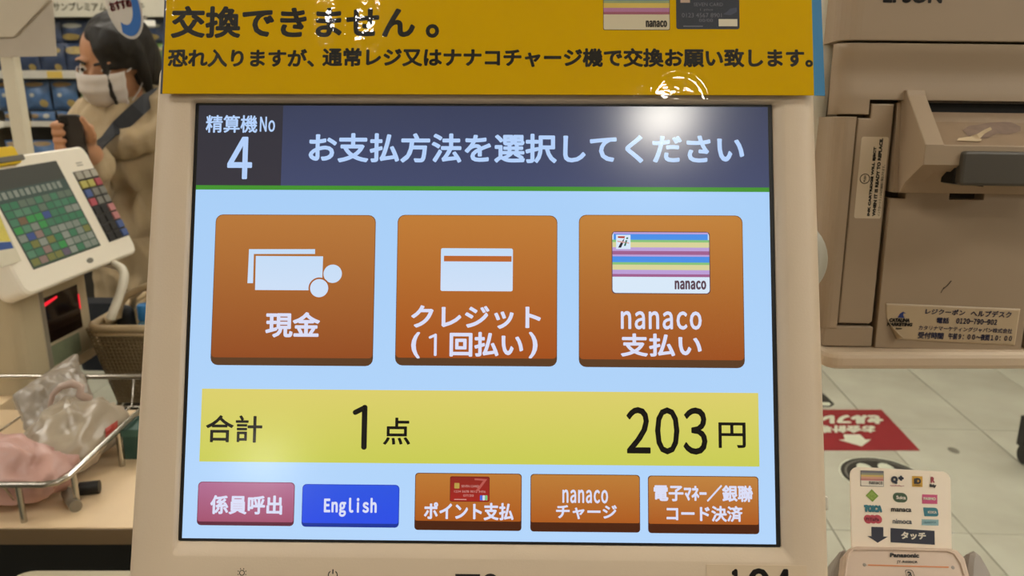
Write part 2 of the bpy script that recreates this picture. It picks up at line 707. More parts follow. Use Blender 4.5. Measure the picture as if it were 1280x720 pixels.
hb = fm.box(352, 136, 963, 235, ZS)
tab_x = fm.loc(352.5, 185, ZS)[0]
gy1, gy0 = fm.loc(600, 233, ZS)[1], fm.loc(600, 238.5, ZS)[1]
MB().prism([(tab_x, gy1), (sx1, gy1), (sx1, sy1), (tab_x, sy1)], ZS - 0.0001, sz(1)).build('header_bar', emit('screen_navy', '434a6b', '393f59'), screen)
MB().prism([(sx0, gy1), (tab_x, gy1), (tab_x, sy1), (sx0, sy1)], ZS - 0.0001, sz(1)).build('number_panel', emit('screen_charcoal', '38353d', '33323b'), screen)
MB().prism([(sx0, gy0), (sx1, gy0), (sx1, gy1), (sx0, gy1)], ZS - 0.0001, sz(1)).build('green_line', emit('screen_green', '44922f'), screen)
E_txt = emit('screen_text_blue', 'b3cff8')
E_txtw = emit('screen_text_white', 'd9dcf4')
E_ink = emit('screen_text_black', '17140f')


def screen_text(lines, material, k, bold=0.012, name='lettering'):
    for body, b, *adv in lines:
        if body == '１':
            q_ = fm.box(*b, ZS)
            MB().one(q_, sz(k), (q_[3] - q_[1]) * 0.125).build(name, material, screen)
            continue
        MB().text(body, fm.box(*b, ZS), sz(k), bold, 0, adv[0] if adv else None).build(name, material, screen)


screen_text([('精算機', (257.5, 144, 322, 166)), ('Ｎｏ', (325, 146, 344, 165), 0.78), ('４', (284.5, 171, 315.5, 224))], E_txt, 3, 0.02)
screen_text([('お支払方法を選択してください', (386, 167, 930, 204))], E_txt, 3, 0.03)


def button(px, top, bot, lip, lipc, label, rpx, liph):
    """an on-screen button: face with a gradient, darker lower edge, thin dark outline"""
    pts = fm.pts(px, ZS)
    x0, x1 = (pts[0][0] + pts[3][0]) / 2, (pts[1][0] + pts[2][0]) / 2
    y1, y0 = (pts[0][1] + pts[1][1]) / 2, (pts[2][1] + pts[3][1]) / 2
    r = rpx * 0.00042
    h = liph * 0.00042
    o = MB().prism(rrect(x0, y0, x1, y1, r), ZS - 0.0001, sz(2)).build('button_edge', emit('screen_' + lip, *lipc), screen)
    f = MB()
    f.flat(rrect(x0 + 0.0003, y0 + h, x1 - 0.0003, y1 - 0.0003, (r * 0.5, r * 0.5, r, r)), sz(3))
    b = f.build('button', emit('screen_' + top + bot, bot, top), screen)
    b['label'] = label
    return b


LIPB = ('brown_edge', ('5a3c24', '7d4c20'))
LIPD = ('dark_brown_edge', ('4a230f', '5a2b10'))
button([(270, 268), (470, 269), (466, 458), (263, 456)], 'b8783a', '934c21', *LIPB, 'orange button with banknotes and coins', 9, 9.5)
button([(497, 269), (697, 269), (696, 458), (494, 457)], 'c07c36', 'a3501c', *LIPB, 'orange button with a card symbol', 9, 9.5)
button([(724, 269), (928, 269), (931, 460), (723, 459)], 'c08038', '9c5020', *LIPB, 'orange button with a striped card', 9, 9.5)
button([(248, 602), (369, 603), (367, 658), (246, 656)], 'b06a90', 'a4536f', 'plum_edge', ('5e2638', '7c3450'), 'pink button', 5, 4.5)
button([(378, 605), (499, 606), (499, 660), (377, 658)], '2e55e0', '2c4ee4', 'blue_edge', ('1d3494', '2440b4'), 'blue button', 5, 4.5)
button([(519, 591), (652, 592), (652, 664), (518, 662)], 'bd7a35', 'ad5a1c', *LIPD, 'orange button with a small red card', 4, 11)
button([(663, 592), (800, 594), (800, 666), (663, 664)], 'bd7d38', 'ad5c20', *LIPD, 'orange button with two lines of lettering', 4, 11)
button([(810, 594), (948, 596), (949, 668), (810, 666)], 'c08340', 'ad5c22', *LIPD, 'orange button at the lower right', 4, 11)

pts = fm.pts([(253, 486), (948, 491), (949, 584), (249, 576)], ZS)
yx0, yx1 = (pts[0][0] + pts[3][0]) / 2, (pts[1][0] + pts[2][0]) / 2
yy1, yy0 = (pts[0][1] + pts[1][1]) / 2, (pts[2][1] + pts[3][1]) / 2
MB().prism([(yx0, yy0), (yx1, yy0), (yx1, yy1), (yx0, yy1)], ZS - 0.0001, sz(2)).build('total_bar', emit('screen_yellow', 'c9cc55', 'dccf6c'), screen)
screen_text([('合計', (257.5, 519, 328, 553)), ('１', (441, 506, 459, 562)), ('点', (479, 522, 513, 556)),
             ('２０３', (783, 509, 884, 568), 0.68), ('円', (898, 528, 932, 560))], E_ink, 4, 0.016)
screen_text([('現金', (332, 390, 400, 422)), ('クレジット', (514, 382, 676, 411)), ('(', (514, 415, 525, 448)), ('１', (536, 417, 546, 445)), ('回払い', (562, 415, 654, 446)), (')', (661, 415, 672, 448)),
             ('ｎａｎａｃｏ', (776, 389, 877, 412), 0.74), ('支払い', (776, 417, 877, 446)),
             ('係員呼出', (263, 619, 353, 643)), ('Ｅｎｇｌｉｓｈ', (405, 622, 471, 646), 0.74), ('ポイント支払', (530, 628, 642, 650)),
             ('ｎａｎａｃｏ', (703, 612, 760, 629), 0.74), ('チャージ', (695, 631, 771, 649)), ('電子ﾏﾈｰ／銀聯', (817, 606, 941, 627)), ('コード決済', (833, 632, 928, 652))], E_txtw, 4, 0.032)


def spts(pxs):
    return ccw(fm.pts(pxs, ZS))


# banknotes and coins
E_note = emit('screen_note', 'cfe0f7', 'c4dcf6')
E_mid = emit('screen_orange_mid', 'a75f2a')
mb = MB()
mb.flat(spts([(311.5, 311.5), (394, 311.5), (394, 317.5), (317.5, 317.5), (316.5, 354), (309.5, 354)]), sz(4))
mb.flat(spts([(320, 320), (404, 320.5), (402.5, 363), (319, 362.5)]), sz(4))
x0, y0, x1, y1 = fm.box(404.5, 331, 427.5, 353.5, ZS)
mb.flat(disc((x0 + x1) / 2, (y0 + y1) / 2, (x1 - x0) / 2, 32), sz(4))
x0, y0, x1, y1 = fm.box(387.8, 349, 410.5, 371.5, ZS)
mb.flat(disc((x0 + x1) / 2, (y0 + y1) / 2, (x1 - x0) / 2 * 1.18, 32), sz(5), 1)
mb.flat(disc((x0 + x1) / 2, (y0 + y1) / 2, (x1 - x0) / 2, 32), sz(6))
mb.build('cash_symbol', [E_note, E_mid], screen)
# card symbol
mb = MB()
x0, y0, x1, y1 = fm.box(551, 310.5, 641, 364, ZS)
mb.flat(rrect(x0, y0, x1, y1, 0.0009), sz(4))
x0, y0, x1, y1 = fm.box(555, 320, 639.5, 327, ZS)
mb.flat([(x0, y0), (x1, y0), (x1, y1), (x0, y1)], sz(5), 1)
mb.build('card_symbol', [E_note, emit('screen_orange_stripe', 'b9652c')], screen)


# striped card, drawn on the screen
def striped_card(b, rpx, fr, h, mats, z):
    """mats: white, blue, green, yellow, lilac, magenta, outline"""
    mb = MB()
    x0, y0, x1, y1 = fr.box(*b, h)
    e = (x1 - x0) * 0.008
    mb.flat(rrect(x0 - e, y0 - e, x1 + e, y1 + e, rpx), z, 6)
    mb.flat(rrect(x0, y0, x1, y1, rpx), z + 0.00004, 0)
    H = y1 - y0
    rows = [(0.00, 0.03, 4), (0.03, 0.125, 1), (0.125, 0.165, 2), (0.165, 0.25, 3), (0.25, 0.31, 4), (0.31, 0.37, 5), (0.37, 0.40, 4), (0.40, 0.495, 1), (0.495, 0.535, 2), (0.535, 0.62, 3), (0.62, 0.69, 4), (0.69, 0.735, 5)]
    for a, c, m in rows:
        i = e * 1.5 if a < 0.04 else 0
        mb.flat([(x0 + i, y1 - H * c), (x1 - i, y1 - H * c), (x1 - i, y1 - H * a), (x0 + i, y1 - H * a)], z + 0.00008, m)
    return mb, (x0, y0, x1, y1)


ES = [emit('card_white', 'd8e8f8'), emit('card_blue', '4a8fe8'), emit('card_green', '86c07a'), emit('card_yellow', 'd8d29a'), emit('card_lilac', 'bb9fd6'), emit('card_magenta', 'a0608e'), emit('card_outline', '5c4450')]
mb, (x0, y0, x1, y1) = striped_card((765.5, 290.5, 886.5, 366.5), 0.0018, fm, ZS, ES, sz(4))
W, H = x1 - x0, y1 - y0
mb.text('ｎａｎａｃｏ', (x0 + W * 0.64, y0 + H * 0.06, x0 + W * 0.965, y0 + H * 0.21), sz(7), 0.06, 6, 0.72)
mb.build('striped_card_picture', ES, screen)


def seven_logo(mb, x0, y0, s, z, w, red, org_, grn, blk):
    P_ = lambda pts: ccw([(x0 + a * s, y0 + b * s) for a, b in pts])
    mb.flat(P_([(0, 0), (1, 0), (1, 1), (0, 1)]), z, w)
    d = 0.00004
    mb.flat(P_([(0.12, 0.9), (0.62, 0.9), (0.58, 0.76), (0.12, 0.78)]), z + d, red)
    mb.flat(P_([(0.62, 0.9), (0.58, 0.76), (0.3, 0.42), (0.14, 0.10), (0.34, 0.10), (0.48, 0.40)]), z + d, blk)
    mb.flat(P_([(0.08, 0.60), (0.9, 0.46), (0.9, 0.38), (0.08, 0.5)]), z + 2 * d, org_)
    mb.flat(P_([(0.66, 0.62), (0.78, 0.62), (0.66, 0.22), (0.54, 0.22)]), z + 2 * d, grn)
    mb.flat(P_([(0.72, 0.82), (0.84, 0.82), (0.82, 0.70), (0.70, 0.70)]), z + 2 * d, grn)


mb = MB()
lx0, ly0, lx1, ly1 = fm.box(770, 294.5, 788, 311.5, ZS)
seven_logo(mb, lx0, ly0, lx1 - lx0, sz(7), 0, 1, 2, 3, 4)
mb.build('card_logo', [ES[0], emit('logo_red', 'b03a2a'), emit('logo_orange', 'd8a8a0'), emit('logo_green', '2f6a52'), emit('logo_black', '2a2630')], screen)
# small red card on the point button
mb = MB()
x0, y0, x1, y1 = fm.box(562.5, 595.5, 612, 627, ZS)
W, H = x1 - x0, y1 - y0
mb.flat(rrect(x0, y0, x1, y1, 0.0009), sz(5), 0)
mb.flat(rrect(x0 + W * 0.01, y0 + H * 0.02, x1 - W * 0.01, y1 - H * 0.02, 0.0009), sz(6), 1)
mb.flat(rrect(x0 + W * 0.11, y0 + H * 0.52, x0 + W * 0.24, y0 + H * 0.74, 0.0004), sz(7), 2)
mb.text('SEVEN CARD', (x0 + W * 0.29, y0 + H * 0.57, x0 + W * 0.73, y0 + H * 0.66), sz(7), 0.01, 3)
mb.text('1234 5678 9012 3456', (x0 + W * 0.11, y0 + H * 0.36, x0 + W * 0.9, y0 + H * 0.45), sz(7), 0.0, 3)
mb.text('07/20', (x0 + W * 0.34, y0 + H * 0.2, x0 + W * 0.6, y0 + H * 0.29), sz(7), 0.0, 3)
_q = (x0 + W * 0.11, y0 + H * 0.07, x0 + W * 0.42, y0 + H * 0.14)
mb.flat([(_q[0], _q[1]), (_q[2], _q[1]), (_q[2], (_q[1] + _q[3]) / 2), (_q[0], (_q[1] + _q[3]) / 2)], sz(7), 3)
mb.flat([(x0 + W * a, y0 + H * b) for a, b in ((0.62, 0.93), (0.94, 0.9), (0.72, 0.42), (0.64, 0.42), (0.84, 0.84), (0.62, 0.86))][::-1], sz(7), 4)
for k, m in enumerate((5, 6, 7)):
    mb.flat(rrect(x0 + W * (0.76 + k * 0.065), y0 + H * 0.06, x0 + W * (0.82 + k * 0.065), y0 + H * 0.26, 0.0003), sz(8), m)
mb.build('red_card_picture', [emit('rc_edge', '5a1a16'), emit('rc_red', 'a3271f', '8a2a20'), emit('rc_gold', 'b89a4a'), emit('rc_text', 'd09a90'), emit('rc_swash', 'b85a50'),
                              emit('rc_blue', '4a6fd8'), emit('rc_white', 'd0d8e8'), emit('rc_green', '7ac080')], screen)

# --- printed marks on the housing
ZF = 0.00245
mb = MB()
cx, cy = fm.loc(302.5, 716, ZF)
R_ = 0.0014
mb.loft([[(a, b, ZF + 0.00003) for a, b in disc(cx, cy, R_, 24)], [(a, b, ZF + 0.00003) for a, b in disc(cx, cy, R_ * 0.72, 24)]], 0, False, False)
for k in range(8):
    a = k * math.pi / 4 + math.pi / 8
    p, t = Vector((math.cos(a), math.sin(a))), Vector((-math.sin(a), math.cos(a)))
    c0 = Vector((cx, cy))
    mb.flat([tuple(c0 + p * R_ * 1.25 - t * R_ * 0.14), tuple(c0 + p * R_ * 1.7 - t * R_ * 0.14), tuple(c0 + p * R_ * 1.7 + t * R_ * 0.14), tuple(c0 + p * R_ * 1.25 + t * R_ * 0.14)], ZF + 0.00003)
mb.build('brightness_mark', M_ink, monitor)
mb = MB()
cx, cy = fm.loc(416, 719, ZF)
R_ = 0.0025
arc = [math.radians(125 + k * 290 / 20) for k in range(21)]
mb.loft([[(cx + R_ * math.cos(a), cy + R_ * math.sin(a), ZF + 0.00003) for a in arc], [(cx + R_ * 0.8 * math.cos(a), cy + R_ * 0.8 * math.sin(a), ZF + 0.00003) for a in arc]], 0, False, False, closed=False)
mb.flat([(cx - 0.0003, cy + 0.0006), (cx + 0.0003, cy + 0.0006), (cx + 0.0003, cy + R_ * 1.15), (cx - 0.0003, cy + R_ * 1.15)], ZF + 0.00003)
mb.build('power_mark', M_ink, monitor)
mb = MB()
x0, y0, x1, y1 = fm.box(569, 717.5, 600, 740, ZF)
mb.flat([(x0, y0), (x1, y0), (x1, y1), (x0, y1)], ZF + 0.00003)
x0, y0, x1, y1 = fm.box(604, 717, 622, 740, ZF)
mb.flat(rrect(x0, y0, x1, y1, (x1 - x0) * 0.45), ZF + 0.00003)
mb.build('maker_mark', M_ink, monitor)
pts = fm.pts([(883, 705.5), (1008, 707), (1011, 760), (883, 758)], ZF)
ntag = MB().prism(ccw(pts), ZF - 0.0001, ZF + 0.00025).build('number_label', mat('cream_paper', 'd8c1a2', 0.6, 0.02), monitor)
ntag['label'] = 'beige paper number label at the lower right corner'
mb = MB()
for ch, b in (('１', (914, 711, 925, 745)), ('０', (935, 710, 962, 746)), ('４', (968, 711, 989, 745))):
    mb.text(ch, fm.box(*b, ZF), ZF + 0.0003, 0.05)
mb.build('lettering', M_ink, ntag)

# ------------------------------------------------------------------ the yellow notice hung over the monitor's top
ZN = 0.0065
notice = thing('yellow_notice', 'yellow laminated notice with bold black lettering above the payment screen', 'notice', fm.m @ Matrix.Translation((0, 0.0052, ZN)))
fn = Frame(fm.o + fm.ey * 0.0052 + fm.ez * ZN, fm.ex, fm.ez)
TOPY = 0.105
M_yel = mat('yellow_paper', 'd8aa00', 0.7, 0.02, 25, spec=0.05)
bl, br = fn.loc(204.5, 117), fn.loc(1017.5, 117)
lx = (bl[0] + fn.loc(206, 10)[0]) / 2
rx = (br[0] + fn.loc(1015, 10)[0]) / 2
bx = fn.loc(1030, 60)[0]
paper = MB().prism([(lx, bl[1]), (rx, bl[1]), (rx, TOPY), (lx, TOPY)], -0.0004, 0.0).build('paper', M_yel, notice)
tag(MB().prism([(rx, bl[1]), (bx, bl[1] - 0.0002), (bx - 0.0016, TOPY), (rx - 0.0002, TOPY)], -0.0005, -0.0001).build('blue_strip', mat('blue_paper', '2f7fae', 0.5, 0.04), notice), 'blue paper strip along the right edge')
tag(MB().prism([(lx - 0.0011, bl[1]), (lx, bl[1]), (lx, TOPY), (lx - 0.0011, TOPY)], -0.0005, -0.0001).build('navy_strip', mat('navy_paper', '27314a', 0.5), notice), 'thin navy strip along the left edge')
mb = MB()
mb.text('交換できません', fn.box(214, 7.5, 519, 48), 0.00005, 0.036)
mb.text('。', fn.box(532, 30, 549, 47.5), 0.00005, 0.07)
mb.build('lettering', M_ink, paper)
mb = MB()
mb.text('恐れ入りますが、', fn.box(210, 61, 393, 84), 0.00005, 0.040)
mb.text('通常レジ又はナナコチャージ機で交換お願い致します。', fn.box(403, 60, 1016, 84), 0.00005, 0.040)
mb.build('lettering', M_ink, paper)
MS = [mat('card_paper_white', 'd8c9a8', 0.5), mat('card_paper_blue', '6a8894', 0.5), mat('card_paper_green', '94a474', 0.5), mat('card_paper_yellow', 'dcbc58', 0.5), mat('card_paper_lilac', 'b878a0', 0.5), mat('card_paper_magenta', 'a4586c', 0.5), mat('card_paper_dark', '3a3028', 0.5)]
mb, (x0, y0, x1, y1) = striped_card((754.5, -34, 836.5, 37), 0.0008, fn, 0, MS, 0.00005)
W, H = x1 - x0, y1 - y0
mb.text('ｎａｎａｃｏ', (x0 + W * 0.64, y0 + H * 0.04, x0 + W * 0.965, y0 + H * 0.16), 0.00018, 0.07, 6, 0.72)
seven_logo(mb, x0 + W * 0.03, y1 - H * 0.3, H * 0.24, 0.00018, 0, 5, 3, 2, 6)
mb.build('striped_card_picture', MS, paper)
mb = MB()
x0, y0, x1, y1 = fn.box(845, -35, 924, 36.5)
W, H = x1 - x0, y1 - y0
mb.flat(rrect(x0, y0, x1, y1, 0.0012), 0.00005, 0)
mb.text('SEVEN CARD', (x0 + W * 0.28, y0 + H * 0.40, x0 + W * 0.74, y0 + H * 0.46), 0.0001, 0.0, 1)
mb.text('1 plus', (x0 + W * 0.38, y0 + H * 0.31, x0 + W * 0.58, y0 + H * 0.36), 0.0001, 0.0, 1)
mb.text('0123 4567 8901', (x0 + W * 0.09, y0 + H * 0.205, x0 + W * 0.72, y0 + H * 0.28), 0.0001, 0.0, 1)
mb.text('00/00', (x0 + W * 0.36, y0 + H * 0.125, x0 + W * 0.58, y0 + H * 0.18), 0.0001, 0.0, 1)
_q = (x0 + W * 0.11, y0 + H * 0.04, x0 + W * 0.42, y0 + H * 0.08)
mb.flat([(_q[0], _q[1]), (_q[2], _q[1]), (_q[2], (_q[1] + _q[3]) / 2), (_q[0], (_q[1] + _q[3]) / 2)], 0.0001, 1)
mb.flat([(x0 + W * 0.67, y0 + H * 0.05), (x0 + W * 0.965, y0 + H * 0.05), (x0 + W * 0.965, y0 + H * 0.175), (x0 + W * 0.67, y0 + H * 0.175)], 0.0001, 2)
mb.flat([(x0 + W * 0.07, y0 + H * 0.46), (x0 + W * 0.22, y0 + H * 0.46), (x0 + W * 0.22, y0 + H * 0.58), (x0 + W * 0.07, y0 + H * 0.58)], 0.0001, 3)
mb.flat([(x0 + W * a, y0 + H * b) for a, b in ((0.74, 0.26), (0.86, 0.24), (0.96, 0.30), (0.96, 0.38), (0.86, 0.36), (0.80, 0.30))], 0.00009, 4)
mb.build('navy_card_picture', [mat('card_navy', '141a2c', 0.4, 0.1), mat('card_print_grey', '6a6a70', 0.5), mat('card_label_white', 'e0d4b8', 0.5), mat('card_label_pink', 'c8a890', 0.5), mat('card_navy_light', '3c4254', 0.4)], paper)


ax_, ay_ = fn.loc(848, 126)


def film_pt(u, v):
    x = lx - 0.0042 + (bx - lx + 0.0054) * u
    y = bl[1] - 0.0026 + (TOPY - bl[1] + 0.003) * v
    z = 0.0010 + 0.00035 * noise.noise(Vector((x * 14, y * 9, 0.3)))
    xc = fn_crease + y * 0.03
    z += 0.0006 * math.exp(-((x - xc) / 0.0022) ** 2)
    d = math.hypot(x - ax_, y - ay_) - 0.0155
    z += 0.0004 * math.exp(-(d / 0.0014) ** 2) * (1 if y > bl[1] - 0.001 else 0.4)
    z += 0.0010 * math.exp(-((x - lx) / 0.003) ** 2)
    return (x, y, z)


fn_crease = fn.loc(430, 40)[0]
tag(MB().grid(film_pt, 300, 100).build('film', clear_film('laminate_film', 1.5, 0.04, 0.02, 150), notice), 'clear glossy laminate film over the paper')

# ------------------------------------------------------------------ the coupon printer on its shelf
fp = Frame(P(1100, 435, 0.62), (1, -0.03, -0.012), (-0.03, -0.997, 0.07))
M_pr = mat('warm_grey_plastic', 'a69178', 0.45, 0.025, 10, bump=0.04, bscale=1200)
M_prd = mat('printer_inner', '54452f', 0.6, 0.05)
M_dark = mat('dark_slot', '0d0a07', 0.6, 0.02)
M_lever = mat('dark_grey_plastic', '4d473e', 0.4, 0.03)
M_ptxt = mat('grey_black_ink', '1d1812', 0.5, 0.02)
printer = thing('coupon_printer', 'beige-grey coupon printer with a paper tray beside the payment screen', 'printer', fp.m)


def X(px, py, h=0.0):
    return fp.loc(px, py, h)[0]


def Y(px, py, h=0.0):
    return fp.loc(px, py, h)[1]


XR = X(1400, 200)
ytop = Y(1100, -150)


def round_left(mb, x0, x1, y0, y1, zb, r, rx=None, n=7, m=0):
    """plate whose left front edge is rounded"""
    rx = rx or r
    prof = [(x0, zb)] + [(x0 + rx * (1 - math.cos(a)), -r * (1 - math.sin(a))) for a in [math.pi / 2 * k / (n - 1) for k in range(n)]] + [(x1, 0), (x1, zb)]
    rings = [[(a, y, z) for a, z in prof] for y in (y0, y0 + 0.0006, y1 - 0.0006, y1)]
    # tiny chamfer top and bottom
    rings[0] = [(a, y0, z - 0.0006 if z > zb else z) for a, z in prof]
    rings[3] = [(a, y1, z - 0.0006 if z > zb else z) for a, z in prof]
    mb.loft(rings, m, True, True, smooth=False)


mb = MB()
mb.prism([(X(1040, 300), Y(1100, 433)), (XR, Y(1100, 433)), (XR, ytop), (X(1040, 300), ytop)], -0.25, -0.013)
mb.build('body', M_prd, printer)  # body coloured darker to deepen the shade in gaps between covers
mb = MB()
round_left(mb, X(1051, 20), XR, Y(1100, 50.5), ytop, -0.10, 0.012, 0.016)
top_cover = mb.build('top_cover', M_pr, printer)
MB().text('EPSON', fp.box(1104, -14, 1178, 4), 0.0003, 0.06).build('lettering', M_ptxt, top_cover)
# middle cover with a hollow across it, stepped lower left corner
ys = [(53.5, -0.0012), (54.5, 0), (60, -0.0001), (66, -0.0006), (76, -0.0020), (86, -0.0030), (94, -0.0031), (104, -0.0018), (114, -0.0006), (120, 0), (124.5, 0)]
xl = X(1047, 90)
xs = [0, 0.0012, 0.0035, 0.007, 0.011, 0.0155, None]
zs = [-0.013, -0.0085, -0.0045, -0.0018, -0.0004, 0.0, 0.0]
step = X(1086, 140)
cols = [xl + d for d in xs[:-1]] + [step, XR]
zc = zs + [0.0]
rows = [(Y(1100, a), b) for a, b in ys]
grid = [[(cx_, ry_, zc[i] + b * (1 if i > 2 else 0.3)) for i, cx_ in enumerate(cols)] for ry_, b in rows]
mb = MB()
nc = len(cols)
vs = [p for r in grid for p in r]
fs = [(j * nc + i, (j + 1) * nc + i, (j + 1) * nc + i + 1, j * nc + i + 1) for j in range(len(rows) - 1) for i in range(nc - 1)]
lowy = [Y(1100, 130), Y(1100, 142.5), Y(1100, 143.5)]
o_ = len(vs)
for k, yy in enumerate(lowy):
    vs += [(cols[i], yy, zc[i] - (0.0012 if k == 2 else 0)) for i in range(nc - 1)]
nr = len(rows) - 1
for k in range(3):
    for i in range(nc - 2):
        a = nr * nc + i if k == 0 else o_ + (k - 1) * (nc - 1) + i
        b = o_ + k * (nc - 1) + i
        fs.append((a, b, b + 1, a + 1))
mb.add(vs, fs, 0, True)
mid = mb.build('middle_cover', M_pr, printer)
sol = mid.modifiers.new('thickness', 'SOLIDIFY')
sol.thickness = 0.006
sol.offset = -1
es = mid.modifiers.new('edges', 'EDGE_SPLIT')
es.split_angle = math.radians(50)
# lower left strip, cartridge door, foot
mb = MB()
round_left(mb, X(1044, 150), X(1070.5, 150), Y(1050, 411), Y(1050, 145.5), -0.05, 0.012, 0.010)
mb.build('side_strip', M_pr, printer)
xa, xb, xs_ = X(1073, 150), X(1117.5, 150), X(1089.5, 140)
yb, ym, yt = Y(1070, 405), Y(1080, 147.5), Y(1100, 129.5)
mb = MB()
mb.prism([(xa, yb), (xb - 0.002, yb), (xb, yb + 0.002), (xb, yt), (xs_, yt), (xs_, ym), (xa, ym)], -0.02, -0.0015, bevel=0.0012)
cdoor = mb.build('cartridge_door', M_pr, printer)
mb = MB()
mb.prism(rrect(X(1030, 420), Y(1060, 433.5), X(1091.5, 420), Y(1060, 408), 0.0018), -0.05, -0.001, bevel=0.001)
mb.build('foot_block', M_pr, printer)
# label on the cartridge door
M_lab = mat('grey_white_label', 'd2c0a4', 0.5, 0.02)
pts = fp.pts([(1077, 170.5), (1111, 171.5), (1101, 273.5), (1067.5, 272.5)], -0.0014)
lx0, lx1 = (pts[0][0] + pts[3][0]) / 2, (pts[1][0] + pts[2][0]) / 2
ly1, ly0 = (pts[0][1] + pts[1][1]) / 2, (pts[2][1] + pts[3][1]) / 2
lab = MB().prism(rrect(lx0, ly0, lx1, ly1, 0.0016), -0.0016, -0.0012).build('cartridge_label', M_lab, printer)
lab['label'] = 'tall pale label with sideways black lettering'
W, H = lx1 - lx0, ly1 - ly0


def side_text(mb, body, u0, u1, v0, v1, bold, adv=None):
    """lettering that reads upwards: u across the label, v along it"""
    a, b = lx0 + W * u0, lx0 + W * u1
    c, d = ly0 + H * v0, ly0 + H * v1
    mb.text(body, ((a, c), (a, d), (b, d), (b, c)), -0.0011, bold, 0, adv)


for body, u0, u1, v0, v1, bold in (('INK CARTRIDGE WILL EJECT', 0.47, 0.60, 0.03, 0.88, 0.10), ('WHEN IT IS READY TO REPLACE.', 0.66, 0.79, 0.03, 0.985, 0.10),
                                   ('インクカートリッジは交換時に排出されます。', 0.85, 0.96, 0.03, 0.66, 0.02)):
    mb = MB()
    side_text(mb, body, u0, u1, v0, v1, bold)
    mb.build('lettering', M_ptxt, lab)
mb = MB()
cx, cy = lx0 + W * 0.26, ly0 + H * 0.49
mb.loft([[(a, b, -0.0011) for a, b in disc(cx, cy, r, 24)] for r in (0.0038, 0.0032)], 0, False, False)
mb.text('PUSH', ((cx - 0.0009, cy - 0.0024), (cx - 0.0009, cy + 0.0024), (cx + 0.0009, cy + 0.0024), (cx + 0.0009, cy - 0.0024)), -0.0011, 0.04)
mb.build('push_mark', M_ptxt, lab)
# front door with castle-like tabs at its top
mb = MB()
dx0, dx1 = X(1094, 430), X(1277, 430)
dy0, dy1 = Y(1180, 436.5), Y(1180, 249)
dyt = Y(1180, 236)
t1, t2, t3, t4 = X(1132, 246), X(1187, 246), X(1230, 246), X(1277.5, 246)
out = [(dx0, dy0), (XR, dy0), (XR, dy1), (t4, dy1), (t4, dyt), (t3, dyt), (t3, dy1), (t2, dy1), (t2, dyt), (t1, dyt), (t1, dy1), (dx0, dy1)]
out[1], out[2] = (dx1, dy0), (dx1 + 0.002, dy1)
out[3], out[4] = (dx1 + 0.002, dy1 + 0.0002), (dx1 + 0.002, dyt)
mb.prism(out, -0.03, 0.0, bevel=0.0005)
door = mb.build('front_door', M_pr, printer)
mb = MB()
mb.prism([(dx1 + 0.0045, dy0), (XR, dy0), (XR, dyt), (dx1 + 0.0045, dyt)], -0.03, -0.001, bevel=0.0005)
mb.build('side_panel', M_pr, printer)
mb = MB()
mb.tube([(X(1178, 362), Y(1178, 362), 0.0001), (X(1184, 357), Y(1184, 357), 0.0001), (X(1189, 351), Y(1189, 351), 0.0001)], 0.0004, 6)
mb.tube([(X(1176, 366), Y(1176, 366), 0.0001), (X(1180, 359), Y(1180, 359), 0.0001)], 0.0003, 6)
mb.build('scuff_mark', mat('scuff', '4a3d2c', 0.7), door)
# slot with a ruled edge
xs0 = X(1160, 128)
MB().prism([(xs0, Y(1200, 141)), (XR, Y(1200, 141)), (XR, Y(1200, 120)), (xs0, Y(1200, 120))], -0.02, -0.0105).build('paper_slot', M_dark, printer)
mb = MB()
mb.prism([(xs0, Y(1200, 128.5)), (XR, Y(1200, 128.5)), (XR, Y(1200, 121)), (xs0, Y(1200, 121))], -0.012, -0.004)
rul = mb.build('ruled_edge', mat('grey_ruler', '5e5344', 0.5), printer)
mb = MB()
x = xs0 + 0.004
k = 0
while x < X(1290, 125):
    mb.flat([(x, Y(1200, 127.5)), (x + 0.0003, Y(1200, 127.5)), (x + 0.0003, Y(1200, 123 if k % 2 else 124.5)), (x, Y(1200, 123 if k % 2 else 124.5))], -0.0039)
    x += 0.0052
    k += 1
mb.build('ruler_ticks', M_ptxt, rul)
# projecting paper tray: side wall, lip, floor
D = 0.040


def yz_plate(mb, prof, x0, x1, m=0):
    r0 = [(x0, y, z) for y, z in prof]
    r1 = [(x1, y, z) for y, z in prof]
    mb.loft([r0, r1], m, True, True, smooth=False)


yA = Y(1140, 113)
yB = Y(1172, 181, D)
yC = Y(1172, 206, D)
yD = Y(1150, 228, 0.015)
yE = Y(1130, 240, 0.0)
wx0, wx1 = X(1131, 113, 0.0), X(1153, 113, 0.0)
mb = MB()
prof = [(yA, -0.010), (yA, 0.003), (yA - 0.004, 0.0055), (yB, D), (yC, D), (yD, 0.016), (yE, 0.008), (yE, -0.010)]
r0 = [(wx0, y, z) for y, z in prof]
r1 = [(wx0 + 0.0006, y, z + (0.0006 if z > 0 else 0)) for y, z in prof]
mb.loft([r0, r1, [(wx1, y, z + (0.0006 if z > 0 else 0)) for y, z in prof]], 0, True, True, smooth=False)
